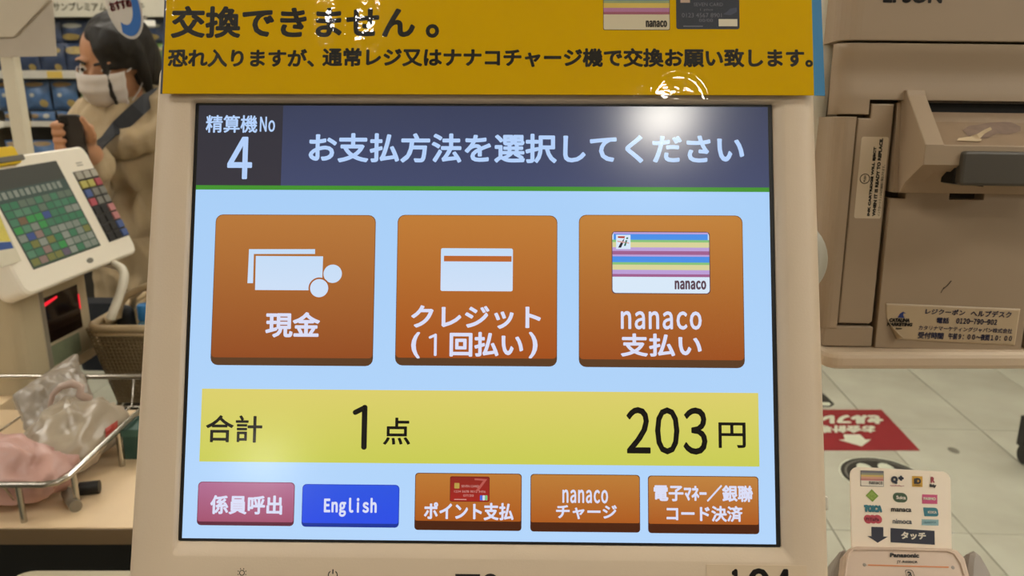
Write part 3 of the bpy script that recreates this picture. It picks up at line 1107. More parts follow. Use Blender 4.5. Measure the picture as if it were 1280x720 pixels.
# left flank that carries the wall
fx = X(1119, 180)
prof2 = [(Y(1125, 128), -0.010), (Y(1125, 128), -0.004), (yE, 0.006), (yE, -0.010)]
yz_plate(mb, prof2, fx, wx0 + 0.001)
mb.build('tray_side_wall', M_pr, printer)
mb = MB()
lipx = wx1 - 0.002
prof = [(yB, D - 0.005), (yB, D - 0.0005), (yB - 0.0006, D), (yC, D), (yC - 0.005, D - 0.008), (yC - 0.005, D - 0.014), (yB - 0.004, D - 0.005)]
yz_plate(mb, prof, lipx, XR)
prof = [(yC - 0.004, D - 0.012), (yD, 0.014), (yE, 0.006), (yE, -0.01), (yE + 0.010, -0.01), (yC - 0.002, D - 0.016)]
yz_plate(mb, prof, lipx, XR)
mb.build('tray_lip', M_pr, printer)
tf = MB()
yF = Y(1220, 141, -0.006)
prof = [(yF, -0.012), (yF, -0.004), (Y(1220, 153, 0.002), 0.002), (yB - 0.003, D - 0.004), (yB - 0.006, D - 0.004), (yF - 0.008, -0.012)]
yz_plate(tf, prof, lipx, XR)
tray = tf.build('tray_floor', mat('tray_plastic', '9a8268', 0.5, 0.12, 60), printer)
# torn sticker remains on the tray floor
a0, a1 = Vector((Y(1220, 153, 0.002), 0.002)), Vector((yB - 0.003, D - 0.004))
tn = Vector((-(a1.y - a0.y), a1.x - a0.x)).normalized()
if tn.y < 0:
    tn = -tn


def on_tray(px, py, lift=0.0003):
    """point on the sloping tray floor seen at a pixel (fixed once in the printer's own frame)"""
    r = ray(px, py)
    n3 = fp.ey * tn.x + fp.ez * tn.y
    q0 = fp.o + fp.ey * a0.x + fp.ez * a0.y + n3 * lift
    t = (q0 - CAM).dot(n3) / r.dot(n3)
    p = CAM + r * t - fp.o
    return (p.dot(fp.ex), p.dot(fp.ey), p.dot(fp.ez))


mb = MB()
mb.add([on_tray(*p) for p in ((1203, 163), (1211, 157), (1222, 156), (1238, 153), (1262, 152), (1276, 158), (1276, 164), (1262, 168), (1246, 167), (1234, 173), (1214, 173))], [tuple(range(11))])
mb.build('sticker_residue', mat('torn_paper_residue', '8c7564', 0.7, 0.2, 120), tray)
mb = MB()
st = [(1214, 170, .001), (1221, 168, .003), (1231, 162, .006), (1238, 159, .008), (1240, 162, .007), (1231, 167, .004), (1225, 173, .002), (1212, 173, .0006)]
mb.add([on_tray(a, b, l) for a, b, l in st], [(0, 1, 6, 7), (1, 2, 5, 6), (2, 3, 4, 5)])
mb.add([on_tray(a, b, l) for a, b, l in ((1198, 173, .0006), (1212, 171, .0012), (1227, 174, .0012), (1226, 177, .0006), (1196, 176, .0004))], [(0, 1, 2, 3, 4)])
pl = mb.build('torn_paper', mat('torn_paper', 'd3bc98', 0.6), tray)
pl.modifiers.new('t', 'SOLIDIFY').thickness = 0.0003
# dark lever on the tray
x0, y0, x1, y1 = fp.box(1202, 189.5, 1330, 233, D + 0.004)
mb = MB()
mb.prism(rrect(x0, y0, x1, y1, 0.003), D - 0.022, D + 0.004, bevel=0.002)
lever = mb.build('tray_lever', M_lever, printer)
MB().prism([(x0 - 0.0012, y0 + 0.001), (x0 + 0.02, y0 - 0.001), (x0 + 0.02, y1 - 0.010), (x0 - 0.0012, y1 - 0.010)], D - 0.02, D - 0.003).build('lever_recess', M_dark, lever)
# helpdesk sticker with a lifted corner
hs = thing  # (the sticker is glued to the door: a part of the printer)
M_hs = mat('silver_sticker', 'bfa98a', 0.28, 0.03, 40)
c = fp.pts([(1107, 379), (1275.5, 386), (1268.5, 432), (1119, 424.5)], 0.0004)
tl, tr, br, bl = [Vector(p) for p in c]
bl = bl + (tl - tr) * 0.055
mb = MB()


def stk(u, v):
    p = (bl * (1 - u) + br * u) * (1 - v) + (tl * (1 - u) + tr * u) * v
    k = max(0.0, 1 - (u / 0.075 + v / 0.62))
    z = 0.0004 + 0.006 * k ** 1.5
    p = p + Vector((0.009, 0.003)) * k ** 1.3
    return (p.x, p.y, z)


mb.grid(stk, 80, 16)
stick = mb.build('helpdesk_sticker', M_hs, printer)
stick['label'] = 'pale helpdesk sticker with a curling lower left corner'
stick.modifiers.new('t', 'SOLIDIFY').thickness = 0.0002
M_navy_ink = mat('navy_ink', '242648', 0.5, 0.02)


def sq(px4):
    return tuple(tuple(p) for p in fp.pts(px4, 0.0007))


def skew_text(body, x0, y0, x1, y1, sl, bold, material, adv=None, parent=stick):
    mb = MB()
    mb.text(body, sq([(x0, y0), (x1, y0 + sl * (x1 - x0)), (x1 - 1.2, y1 + sl * (x1 - x0)), (x0 - 1.2, y1)]), 0.0008, bold, 0, adv)
    mb.build('lettering', material, parent)


S_ = 0.038
skew_text('レジクーポン', 1157.5, 385.5, 1207, 392.5, S_, 0.03, M_navy_ink)
skew_text('ヘルプデスク', 1214, 387.5, 1265, 395.5, S_, 0.03, M_navy_ink)
skew_text('電話', 1171.5, 396.5, 1187, 404, S_, 0.03, M_navy_ink)
skew_text('０１２０－７９０－９０２', 1196, 397.5, 1247, 404.5, S_, 0.04, M_navy_ink, 0.72)
skew_text('カタリナマーケティングジャパン株式会社', 1149, 406.5, 1266, 412.5, S_, 0.02, M_navy_ink)
skew_text('受付時間', 1148, 414.5, 1180, 423, S_, 0.03, M_navy_ink)
skew_text('午前９：００〜夜間１０：００', 1186, 416, 1265.5, 424, S_, 0.03, M_navy_ink)
skew_text('CATALINA', 1112, 397.5, 1138, 402.5, 0.02, 0.09, M_ptxt)
skew_text('MARKETING', 1109.5, 403, 1141, 407.5, 0.02, 0.09, M_ptxt)
skew_text('japan', 1120, 409.5, 1128, 412, 0.02, 0.09, M_ptxt)
mb = MB()
mb.flat(ccw(fp.pts([(1122, 397), (1125, 392), (1129, 389.5), (1133, 392), (1129.5, 391.5), (1129, 394), (1131, 397.5)], 0.0008)), 0.0008)
mb.build('wave_mark', mat('navy_blue_ink', '2c3a78', 0.5), stick)
# little feet between the printer and its shelf
mb = MB()
for px in (1118, 1245):
    MB().prism(rrect(X(px - 5, 438), Y(px, 440), X(px + 5, 438), Y(px, 433), 0.001), -0.03, -0.006).build('foot', M_prd, printer)

# ------------------------------------------------------------------ stand that carries the printer: shelf on a round post
SHY = 0.0
stand = thing('printer_shelf', 'cream rounded shelf board under the coupon printer', 'shelf', Vector((0, 0, 0)))
pole = thing('support_post', 'grey-green round post rising behind the coupon printer', 'post', Vector((0, 0, 0)))
sb = at_y(1032, 452, (fp.o + fp.ez * 0.012).y)
zt = at_y(1150, 442, sb.y).z
zb = at_y(1150, 463, sb.y).z
xl_ = at_y(1030.5, 452, sb.y).x
mb = MB()
out = rrect(xl_, sb.y, 0.75, sb.y + 0.40, (0.014, 0.01, 0.01, 0.014), 7)
mb.loft([[(a, b, z) for a, b in pts] for pts, z in ((inset(out, 0.0035), zb), (inset(out, 0.001), zb + 0.0015), (out, zb + 0.004), (out, zt - 0.004), (inset(out, 0.001), zt - 0.0015), (inset(out, 0.0035), zt))], 0, True, True, smooth=False)
mb.build('shelf', M_cream, stand)
BR_ = P(1019, 100, 0.63)
MB().box((BR_.x + 0.0156, BR_.y - 0.006, zb + 0.003), (xl_ + 0.02, BR_.y + 0.03, zt - 0.003)).build('bracket', M_cream, stand)
pd = 0.63
pc = P(1019, 100, pd)
post = MB()
post.tube([(pc.x, pc.y, 0.0), (pc.x, pc.y, 2.2)], 0.0155, 28)
post.build('shaft', mat('grey_green_metal', 'eceadb', 0.4, 0.03), pole)
MB().loft([[(pc.x + a, pc.y + b, z) for a, b in disc(0, 0, r, 32)] for r, z in ((0.065, 0.0), (0.065, 0.008), (0.06, 0.012))]).build('base_plate', M_cream, pole)

# ------------------------------------------------------------------ contactless card reader with its sign plate
fc = Frame(P(1065, 680, 0.53), (1, 0.0, -0.03), (0.0, -math.cos(math.radians(35)), math.sin(math.radians(35))))
M_rd = mat('pale_pink_plastic', 'd0b8a2', 0.45, 0.02)
M_rdg = mat('grey_reader_plastic', '9c9288', 0.5, 0.03)
fr2 = Frame(P(1065, 684, 0.525), (1, 0.0, -0.03), (0.0, -math.cos(math.radians(55)), math.sin(math.radians(55))))
reader = thing('card_reader', 'pale contactless card reader with an upright plate of payment logos', 'card reader', fr2.m)
inv = fr2.m.inverted()


def plate_local(px, py, h):
    x, y = fc.loc(px, py, h)
    return inv @ (fc.m @ Vector((x, y, h)))


mb = MB()
body = fr2.pts([(1045, 760), (1225, 762), (1207, 697), (1197, 686.5), (1185, 684), (1072, 681.5), (1062, 684.5), (1054, 694)], 0.0)
body = [(x, y) for x, y in body]
mb.prism(ccw(body), -0.032, 0.0, bevel=0.002)
mb.build('body', M_rd, reader)
mb = MB()
side = fr2.pts([(1036, 760), (1052, 760), (1062, 700), (1058, 684), (1051, 688), (1041, 712)], -0.006)
mb.prism(ccw(side), -0.034, -0.006, bevel=0.003)
tag(mb.build('side_face', M_rdg, reader), 'grey left side face')
mb = MB()
wing = fr2.pts([(1207, 760), (1262, 770), (1239, 712), (1228, 693), (1219, 686), (1211, 690), (1209, 705)], -0.006)
mb.prism(ccw(wing), -0.036, -0.006, bevel=0.004)
tag(mb.build('side_wing', M_rdg, reader), 'grey rounded wing on the right')
# raised rim round the face
mb = MB()
rim = fr2.pts([(1053, 745), (1057, 716), (1060, 693), (1066, 686.5), (1120, 687), (1184, 688.5), (1193, 692), (1201, 704), (1214, 745)], 0.0006)
mb.tube([(x, y, 0.0004) for x, y in rim], 0.0007, 8)
mb.build('face_rim', M_rd, reader)


def rtext(body, x0, y0, x1, y1, bold, material, adv=None):
    mb = MB()
    mb.text(body, tuple(fr2.pts([(x0, y0), (x1, y0 + 0.02 * (x1 - x0)), (x1, y1 + 0.02 * (x1 - x0)), (x0, y1)], 0.0003)), 0.0003, bold, 0, adv)
    return mb.build('lettering', material, reader)


rtext('Panasonic', 1112.5, 691, 1149, 696.5, 0.08, M_ptxt)
rtext('JT-R600CR', 1121, 700.5, 1147, 704.5, 0.03, M_ptxt)
mb = MB()
mb.flat(ccw(fr2.pts([(1085, 705.5), (1186, 708.2), (1186, 709.8), (1085, 707)], 0.0003)), 0.0003)
mb.build('orange_line', mat('orange_print', 'd8834a', 0.5), reader)
for px, py in ((1080.5, 706), (1191, 709.5)):
    cx, cy = fr2.loc(px, py, 0)
    MB().loft([[(a, b, z) for a, b in disc(cx, cy, 0.0011, 14)] for z in (-0.0005, 0.0003)]).build('line_dot', M_rdg, reader)
mb = MB()
cx, cy = fr2.loc(1137.5, 719, 0)
mb.loft([[(a, b, 0.0003) for a, b in rrect(cx - 0.0026 + i, cy - 0.0034 + i, cx + 0.0026 - i, cy + 0.0034 - i, 0.0015)] for i in (0, 0.0003)], 0, False, False)
x0, y0, x1, y1 = fr2.box(1134.5, 714.5, 1140, 722, 0)
mb.text('a', (x0, y0, x1, y1), 0.0003, 0.03)
mb.build('touch_mark', M_ptxt, reader)
# the plate
mb = MB()
corner = fc.pts([(1063, 583), (1188, 590), (1190, 690), (1065, 688)], 0.0)
tl, tr, br, bl = [Vector(p) for p in corner]
PW, PH = ((tr - tl).length + (br - bl).length) / 2, ((tl - bl).length + (tr - br).length) / 2


def plate_map(u, v):
    p = (bl * (1 - u) + br * u) * (1 - v) + (tl * (1 - u) + tr * u) * v
    return p


ro = rrect(0, 0, PW, PH, (0.001, 0.001, 0.0055, 0.0055), 7)
ro = [tuple(plate_map(a / PW, b / PH)) for a, b in ro]
pm = MB()
pm.prism(ro, -0.0016, 0.0)
pm.v = [inv @ (fc.m @ v) for v in pm.v]
plate = pm.build('logo_plate', mat('pale_peach_card', 'f6e6d0', 0.5, 0.02), reader)
plate['label'] = 'upright rounded pale plate printed with rows of small payment logos'


def plate_part(name, mats, fn_):
    mb = MB()
    fn_(mb)
    mb.v = [inv @ (fc.m @ v) for v in mb.v]
    return mb.build(name, mats, plate)


def fq(pxs, h=0.0):
    return ccw(fc.pts(pxs, h))


def pb(x0, y0, x1, y1):
    """slightly turned pixel box on the plate: tl, tr, br, bl"""
    s = 0.03
    return [(x0, y0), (x1, y0 + s * (x1 - x0)), (x1, y1 + s * (x1 - x0)), (x0, y1)]


def ptext(mb, body, b, bold, m=0, z=0.0005, adv=None):
    mb.text(body, tuple(fc.pts(pb(*b), 0)), z, bold, m, adv, 0.00003)


ink = lambda n, c: mat('print_' + n, c, 0.5, 0.01)
I_navy, I_red, I_gold, I_grn, I_dgrn, I_pink, I_teal, I_lblue, I_wht, I_blk = ink('navy', '18182e'), ink('red', 'a33a40'), ink('gold', 'cf9c22'), ink('green', '7c9a2c'), ink('dark_green', '38502e'), ink('pink', 'cc4a78'), ink('teal', '2c7886'), ink('pale_blue', '8fb4b8'), ink('white', 'e6dccb'), ink('black', '2a241e')


def L1(mb):
    mb.flat(fq(pb(1075.5, 588, 1104.5, 607.5)), 0.0002, 6)
    mb.flat(fq(pb(1076, 588.5, 1104, 607)), 0.00024, 0)
    for k, m in enumerate((1, 2, 3, 4, 5)):
        mb.flat(fq(pb(1076, 588.5 + k * 2.4, 1104, 590.9 + k * 2.4)), 0.00028, m)
    ptext(mb, 'ｎａｎａｃｏ', (1086, 601.5, 1103, 605.5), 0.05, 6, 0.0005, 0.72)


plate_part('striped_card_logo', [I_wht, ink('a', '6d6a72'), ink('b', '8f8f76'), ink('c', 'cfae62'), ink('d', 'd09a80'), ink('e', 'c07a74'), I_blk], L1)


def L2(mb):
    ptext(mb, 'Q', (1113.5, 595, 1122, 605), 0.10, 0)
    ptext(mb, '+', (1122.5, 594.5, 1129.5, 601), 0.16, 0)
    ptext(mb, 'QUICPay+', (1112.5, 606.2, 1130, 608.2), 0.05, 1)


plate_part('q_plus_logo', [I_navy, I_red], L2)


def L3(mb):
    mb.flat(fq(pb(1140, 595, 1153, 608.5)), 0.0002, 0)
    ptext(mb, 'iD', (1142, 597.5, 1151, 605), 0.09, 1)
    ptext(mb, 'payment', (1143, 606, 1150.5, 607.5), 0.03, 1)


plate_part('gold_square_logo', [I_gold, I_blk], L3)


def L4(mb):
    ptext(mb, 'R', (1163, 596, 1168, 603.5), 0.08, 0)
    ptext(mb, 'Edy', (1161.5, 605, 1170, 610), 0.1, 1)


plate_part('r_logo', [I_red, I_blk], L4)


def L5(mb):
    mb.flat(fq([(1089.5, 611.5), (1098, 620), (1090.5, 627.5), (1082, 619.5)]), 0.0002, 0)
    mb.flat(fq([(1089.7, 614), (1095.5, 620), (1090.3, 625), (1084.5, 619.5)]), 0.00024, 1)
    ptext(mb, 'ic', (1087, 618, 1093, 622), 0.05, 0)


plate_part('green_diamond_logo', [I_grn, ink('leaf', '92ab48')], L5)


def L6(mb):
    x0, y0, x1, y1 = fc.box(1116, 616, 1134, 628, 0)
    mb.flat(rrect(x0, y0, x1, y1, (y1 - y0) * 0.49), 0.0002, 0)
    ptext(mb, 'Suica', (1120, 619.5, 1132, 624), 0.06, 1)


plate_part('dark_green_oval_logo', [I_dgrn, I_wht], L6)


def L7(mb):
    mb.flat(fq(pb(1152.5, 618, 1171.5, 629.5)), 0.0002, 0)
    ptext(mb, 'PASMO', (1154, 621.5, 1169.5, 625), 0.08, 1)


plate_part('pink_logo', [I_pink, I_wht], L7)


def L8(mb):
    ptext(mb, 'TOICA', (1079.5, 631, 1102.5, 640), 0.12, 0)


plate_part('blue_letters_logo', [I_teal], L8)


def L9(mb):
    ptext(mb, 'manaca', (1113.5, 635, 1139, 639.5), 0.07, 0)


plate_part('black_letters_logo', [I_blk], L9)


def L10(mb):
    x0, y0, x1, y1 = fc.box(1154.5, 634.5, 1172.5, 645.5, 0)
    mb.flat(rrect(x0, y0, x1, y1, (0.0002, 0.0018, 0.0018, 0.0002)), 0.0002, 0)
    ptext(mb, 'ICOCA', (1159.5, 638.5, 1170.5, 641.8), 0.06, 1)


plate_part('teal_logo', [I_teal, I_wht], L10)


def L11(mb):
    for px in (1085, 1091, 1097):
        x0, y0, x1, y1 = fc.box(px - 5.4, 643.5, px + 5.4, 654.5, 0)
        mb.flat(disc((x0 + x1) / 2, (y0 + y1) / 2, (x1 - x0) / 2, 18), 0.0002, 0)
    ptext(mb, 'PiTaPa', (1082, 646.8, 1099, 651), 0.05, 1)


plate_part('red_cloud_logo', [ink('crimson', 'c2404e'), ink('wine', '7a2030')], L11)


def L12(mb):
    ptext(mb, 'nimoca', (1115.5, 648.5, 1139.5, 654.5), 0.04, 0)


plate_part('grey_letters_logo', [ink('slate', '4a525c')], L12)


def L13(mb):
    mb.flat(fq(pb(1152, 649, 1173, 656.5)), 0.0002, 0)
    ptext(mb, 'SUGOCA', (1155, 651.5, 1170, 654), 0.03, 1)


plate_part('pale_blue_logo', [I_lblue, ink('sea', '5a8a94')], L13)


def L14(mb):
    mb.flat(fq([(1089, 658.5), (1104, 659), (1104.2, 670.5), (1109.5, 671), (1097, 678.5), (1084, 670), (1089.2, 670.2)]), 0.0002, 0)


plate_part('down_arrow', [I_navy], L14)


def L15(mb):
    mb.flat(fq([(1113, 660), (1168, 663.5), (1168.3, 681), (1113.3, 677.8)]), 0.0002, 0)
    ptext(mb, 'タッチ', (1126, 664.5, 1157, 674), 0.05, 1)


plate_part('touch_label', [I_navy, I_wht], L15)
mb = MB()
q0 = Vector((0.06, -0.03, -0.02))
q1 = fr2.m @ q0
q1.z = 1.1005
mb.tube([q0, inv @ q1], 0.02, 14)
mb.build('stem', M_rdg, reader)

# ------------------------------------------------------------------ cabinet that carries the screen and the reader (below the picture)
cab = thing('checkout_cabinet', 'cream self checkout cabinet under the payment screen', 'cabinet', Vector((0, 0.4, 0)))
MB().prism(rrect(-0.32, -0.16, 0.45, 0.17, 0.02), 0.0, 1.10).build('body', M_cream, cab)
ledge_y = at_z(100, 713.5, 0.92).y
ledge_x = at_z(22, 716, 0.92).x
MB().loft([[(a, b, z) for a, b in rrect(ledge_x, 0.02, -0.31, ledge_y - 0.4, (0.005, 0.005, 0.005, 0.02), 6)] for z in (0.90, 0.92)], smooth=False).build('bag_ledge', mat('pale_ledge', 'b7ad92', 0.5), cab)

# ------------------------------------------------------------------ prints on the floor
def floor_print(name, label, outline, material, z0=0.0, z1=0.0012):
    t = thing(name, label, 'floor sticker', Vector((0, 0, 0)))
    p = MB().prism(ccw(outline), z0, z1).build('sheet', material, t)
    return t, p


def fl(px, py, z=0.0012):
    p = at_z(px, py, z)
    return (p.x, p.y)


ra, rb_ = Vector(fl(1102, 512)), Vector(fl(1150, 563))
la, lb = Vector((ra.x - 0.46, ra.y)), Vector((rb_.x - 0.46, rb_.y))
M_fred = mat('red_floor_vinyl', '84161c', 0.65, 0.05, 8)
M_fwht = mat('white_floor_print', 'c8cbb4', 0.35, 0.03)
t, sheet = floor_print('floor_sticker', 'red floor sticker with white lettering and an arrow, right of the screen', [tuple(p) for p in (la, lb, rb_, ra)], M_fred)


def rot_text(mb, body, px0, py0, px1, py1, z, bold):
    """lettering that reads from the far side: its top faces the camera"""
    a, b = fl(px1, py1, z), fl(px0, py1, z)
    c, d = fl(px0, py0, z), fl(px1, py0, z)
    mb.text(body, (a, b, c, d), z, bold, dz=0.0001)


mb = MB()
rot_text(mb, 'セルフレジ', 1006, 518.5, 1104, 530, 0.0020, 0.07)
mb.build('lettering', M_fwht, sheet)
mb = MB()
rot_text(mb, 'お会計専用', 1004, 531.5, 1094, 541, 0.0020, 0.05)
mb.build('lettering', M_fwht, sheet)
mb = MB()
mb.flat(ccw([fl(a, b, 0.0016) for a, b in ((1054, 543), (1075, 543), (1082, 549.5), (1089, 549), (1077, 558), (1048, 549.5), (1056, 549.5))]), 0.0016)
mb.build('arrow', M_fwht, sheet)
ctr = Vector((1.43, 2.793))
t, sheet = floor_print('floor_sticker', 'round black-rimmed floor sticker with white footprints behind the logo plate', disc(ctr.x, ctr.y, 0.158, 48), mat('white_floor_vinyl', 'c4c6b0', 0.35, 0.03))
mb = MB()
mb.flat(disc(ctr.x, ctr.y, 0.152, 48), 0.0014)
blk = mb.build('black_disc', mat('black_floor_vinyl', '2c2a26', 0.4, 0.2, 60), sheet)
for s in (-1, 1):
    mb = MB()
    mb.flat(disc(ctr.x + s * 0.042, ctr.y + 0.055, 0.030, 24, 0.05), 0.0017)
    mb.flat(disc(ctr.x + s * 0.038, ctr.y - 0.05, 0.024, 24, 0.03), 0.0017)
    mb.build('footprint', M_fwht, sheet)
mb = MB()
mb.loft([[(a, b, 0.00165) for a, b in disc(ctr.x, ctr.y, r, 48)] for r in (0.136, 0.130)], 0, False, False)
mb.build('rim_line', mat('grey_floor_print', '7c7a70', 0.4), sheet)
kp = [fl(a, b) for a, b in ((1020, 491), (1030, 492), (1043, 505), (1038, 508.5), (1020, 508))]
t, sheet = floor_print('floor_sticker', 'small black floor sticker beyond the red one, half behind the screen', kp, mat('black_floor_vinyl', '2c2a26', 0.4))
mb = MB()
mb.flat(ccw([fl(a, b, 0.0016) for a, b in ((1022, 502), (1036, 503), (1039, 505.5), (1036, 507), (1022, 506.5))]), 0.0016)
mb.build('white_band', M_fwht, sheet)
mb = MB()
cs = at_z(1192, 563, 0.0)
mb.loft([[(cs.x + a, cs.y + b, z) for a, b in disc(0, 0, 0.02, 14, 0.03)] for z in (0.0001, 0.0006)])
tag(mb.build('scuff_mark', mat('floor_scuff', '6e6a5c', 0.7)), 'small dark scuff mark on the tiles right of the red floor sticker', 'scuff mark')

# ------------------------------------------------------------------ black trolley leg at the right edge
cst = at_z(1274, 579, 0.0)
tro = thing('trolley', 'black trolley leg on a caster at the right edge of the floor', 'trolley', cst)
M_tro = mat('black_trolley_metal', '1b1a18', 0.4, 0.1)
mb = MB()
mb.tube([(0.02, 0, 0.10), (0.02, 0, 0.75)], 0.022, 12)
mb.build('leg', M_tro, tro)
mb = MB()
mb.prism([(-0.012, -0.02), (0.05, -0.02), (0.05, 0.02), (-0.012, 0.02)], 0.075, 0.20, bevel=0.004)
mb.build('foot_block', M_tro, tro)
mb = MB()
mb.tube([(0.006, 0.0, 0.036), (0.032, 0.0, 0.036)], 0.036, 20)
mb.build('caster', M_tro, tro)
mb = MB()
mb.tube([(0.02, 0, 0.74), (0.5, 0.02, 0.76), (0.9, 0.02, 0.76)], 0.018, 10)
mb.build('crossbar', M_tro, tro)
mb = MB()
mb.tube([(0.86, 0, 0.07), (0.86, 0, 0.76)], 0.022, 12)
mb.build('leg', M_tro, tro)
mb = MB()
mb.tube([(0.86, -0.012, 0.036), (0.86, 0.012, 0.036)], 0.036, 20)
mb.build('caster', M_tro, tro)

# ------------------------------------------------------------------ the till counter on the left (an L: front run and a wing running back)
ZCT = 0.95
M_ct = mat('cream_worktop', 'e6cba4', 0.35, 0.03, 12)
M_cte = mat('brown_edge_band', '6d583d', 0.5, 0.05)
M_void = mat('painted_recess_shade', '15140f', 0.7, 0.1)  # black colour stands in for the shade under the worktop
fy = at_z(100, 659.5, ZCT).y
ry = at_z(165, 512, ZCT).y
wx = at_z(118, 430, ZCT).x
counter = thing('till_counter', 'cream topped till counter with a recess painted dark as shade below, left of the screen', 'counter', Vector((-0.9, fy, 0)))
ct = counter.location


def rel(o, p):
    return Vector(p) - o


mb = MB()
outl = [(-1.9, fy), (-0.16, fy), (-0.16, ry), (wx, ry), (wx, 1.72), (-1.9, 1.72)]
out = [(a - ct.x, b - ct.y) for a, b in outl]
mb.prism(out, ZCT - 0.024, ZCT, bevel=0.001)
mb.build('worktop', M_ct, counter)
mb = MB()
mb.box((-1.9 - ct.x, -0.0025, ZCT - 0.0225), (-0.16 - ct.x, 0.001, ZCT - 0.0015))
mb.build('edge_band', M_cte, counter)
mb = MB()
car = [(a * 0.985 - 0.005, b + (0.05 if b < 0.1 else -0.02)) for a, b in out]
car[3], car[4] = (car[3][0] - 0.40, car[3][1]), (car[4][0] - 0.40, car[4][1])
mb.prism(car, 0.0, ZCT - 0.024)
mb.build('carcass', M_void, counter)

# ------------------------------------------------------------------ till terminal: tilted touch display over a scanner tower
e1 = Vector((0.077, 0.997, 0)).normalized()
TH = math.radians(22)
nn = Vector((e1.y * math.cos(TH), -e1.x * math.cos(TH), math.sin(TH)))
fd = Frame(P(40, 369, 1.33), e1, nn)
till = thing('till_display', 'cream tilted till display with a colourful key screen at far left', 'till display', fd.m)
M_till = mat('cream_white_plastic', 'f2ead8', 0.4, 0.03, 12)
DW = fd.loc(172, 311)[0]
DH = fd.loc(106, 181)[1]
HX0 = -0.012
mb = MB()
mb.loft([[(a, b, z) for a, b in rrect(HX0 + i, i, DW - i, DH - i, 0.016, 7)] for i, z in ((0.02, -0.062), (0.004, -0.05), (0, -0.040), (0, -0.008), (0.0015, -0.003), (0.005, 0.0))], 0, True, True, smooth=False)
mb.build('housing', M_till, till)
sq_ = fd.pts([(-40, 215), (69, 201), (126.5, 306.5), (42, 337.5)])
sxa, sxb = sq_[3][0], (sq_[1][0] + sq_[2][0]) / 2
sya, syb = (sq_[2][1] + sq_[3][1]) / 2, sq_[1][1]
MB().box((sxa, sya, -0.004), (sxb, syb, 0.0006)).build('screen_glass', emit('till_dark', '3c3d33', '45443c'), till)
glass = [o for o in till.children if o.name.startswith('screen_glass')][0]
GW, GH = sxb - sxa, syb - sya
pal = ['3f6a4c', '486e52', '44694e', '527458', '5c6654', '747868', '7e8070', '7c3834', '3f8044', '404c74', '6e6c3c', '6c5640', '5c5058', '80685c']
pm_ = [emit('till_cell_' + c, c) for c in pal]
rnd = random.Random(11)
mb = MB()
mb.flat([(sxa + GW * 0.01, sya + GH * 0.01), (sxb - GW * 0.01, sya + GH * 0.01), (sxb - GW * 0.01, sya + GH * 0.80), (sxa + GW * 0.01, sya + GH * 0.80)], 0.00065, 0)
mb.build('key_screen', [emit('till_green_back', '3c4c3c', '424c44')], glass)
NCOL, NROW = 9, 8
for r in range(NROW):
    for c_ in range(NCOL):
        w, h = GW * 0.97 / NCOL, GH * 0.66 / NROW
        x, y = sxa + GW * 0.015 + c_ * w, sya + GH * 0.02 + r * h
        k = rnd.choice([0, 1, 2, 3, 3, 4, 0, 1, 5, 5, 6, 7, 8, 9, 10, 11, 12, 13]) if r < 6 else rnd.choice([0, 1, 3, 4, 4])
        if r < 2 and c_ > 4 or (r in (2, 3) and 4 < c_ < 8):
            k = rnd.choice([5, 6, 5, 0])
        MB().prism([(x + w * .06, y + h * .08), (x + w * .94, y + h * .08), (x + w * .94, y + h * .92), (x + w * .06, y + h * .92)], 0.0006, 0.0008).build('screen_key', pm_[k], glass)
for c_ in range(12):
    x = sxa + GW * (0.02 + c_ * 0.075)
    MB().prism([(x, sya + GH * 0.71), (x + GW * 0.05, sya + GH * 0.71), (x + GW * 0.05, sya + GH * 0.78), (x, sya + GH * 0.78)], 0.0006, 0.0008).build('screen_tab', pm_[5 + c_ % 2], glass)
# keypad column
kq = fd.pts([(91, 215), (118, 210.5), (161, 293), (136.5, 304)])
kx0, kx1 = (kq[0][0] + kq[3][0]) / 2, (kq[1][0] + kq[2][0]) / 2
ky0, ky1 = (kq[2][1] + kq[3][1]) / 2, (kq[0][1] + kq[1][1]) / 2
pad = MB().box((kx0, ky0, -0.004), (kx1, ky1, 0.0004)).build('keypad', mat('dark_grey_pad', '2b2a28', 0.5), till)
kc = {'w': 'a8a496', 'y': 'b4ac5c', 'r': 'b0505a', 'b': '4a5f94', 'g': '7c7b74', 'p': 'c08080', 'k': '242324'}
km = {k: mat('key_' + k, v, 0.45, 0.05) for k, v in kc.items()}
for r, row in enumerate(['www', 'yyr', 'bgg', 'rgg', 'kkp', 'kkp', 'kkb', 'kkb']):
    for c_, ch in enumerate(row):
        w, h = (kx1 - kx0) / 3, (ky1 - ky0) / 8
        x, y = kx0 + c_ * w, ky1 - (r + 1) * h
        MB().prism([(x + w * .1, y + h * .1), (x + w * .9, y + h * .1), (x + w * .9, y + h * .9), (x + w * .1, y + h * .9)], 0.0, 0.0035, bevel=0.0008).build('key', km[ch], pad)
lg = fd.loc(112.5, 325.5)
MB().prism(disc(lg[0], lg[1], 0.010, 16, 0.005), -0.001, 0.0004).build('maker_mark', mat('silver_mark', '7a766a', 0.4), till)
lg = fd.loc(99, 205)
mb = MB()
for k in range(2):
    mb.flat([(lg[0] - 0.010, lg[1] - 0.004 + k * 0.005), (lg[0] + 0.010, lg[1] - 0.004 + k * 0.005), (lg[0] + 0.010, lg[1] - 0.0015 + k * 0.005), (lg[0] - 0.010, lg[1] - 0.0015 + k * 0.005)], 0.0004)
mb.build('faint_mark', mat('grey_print', 'a49d8c', 0.5), till)
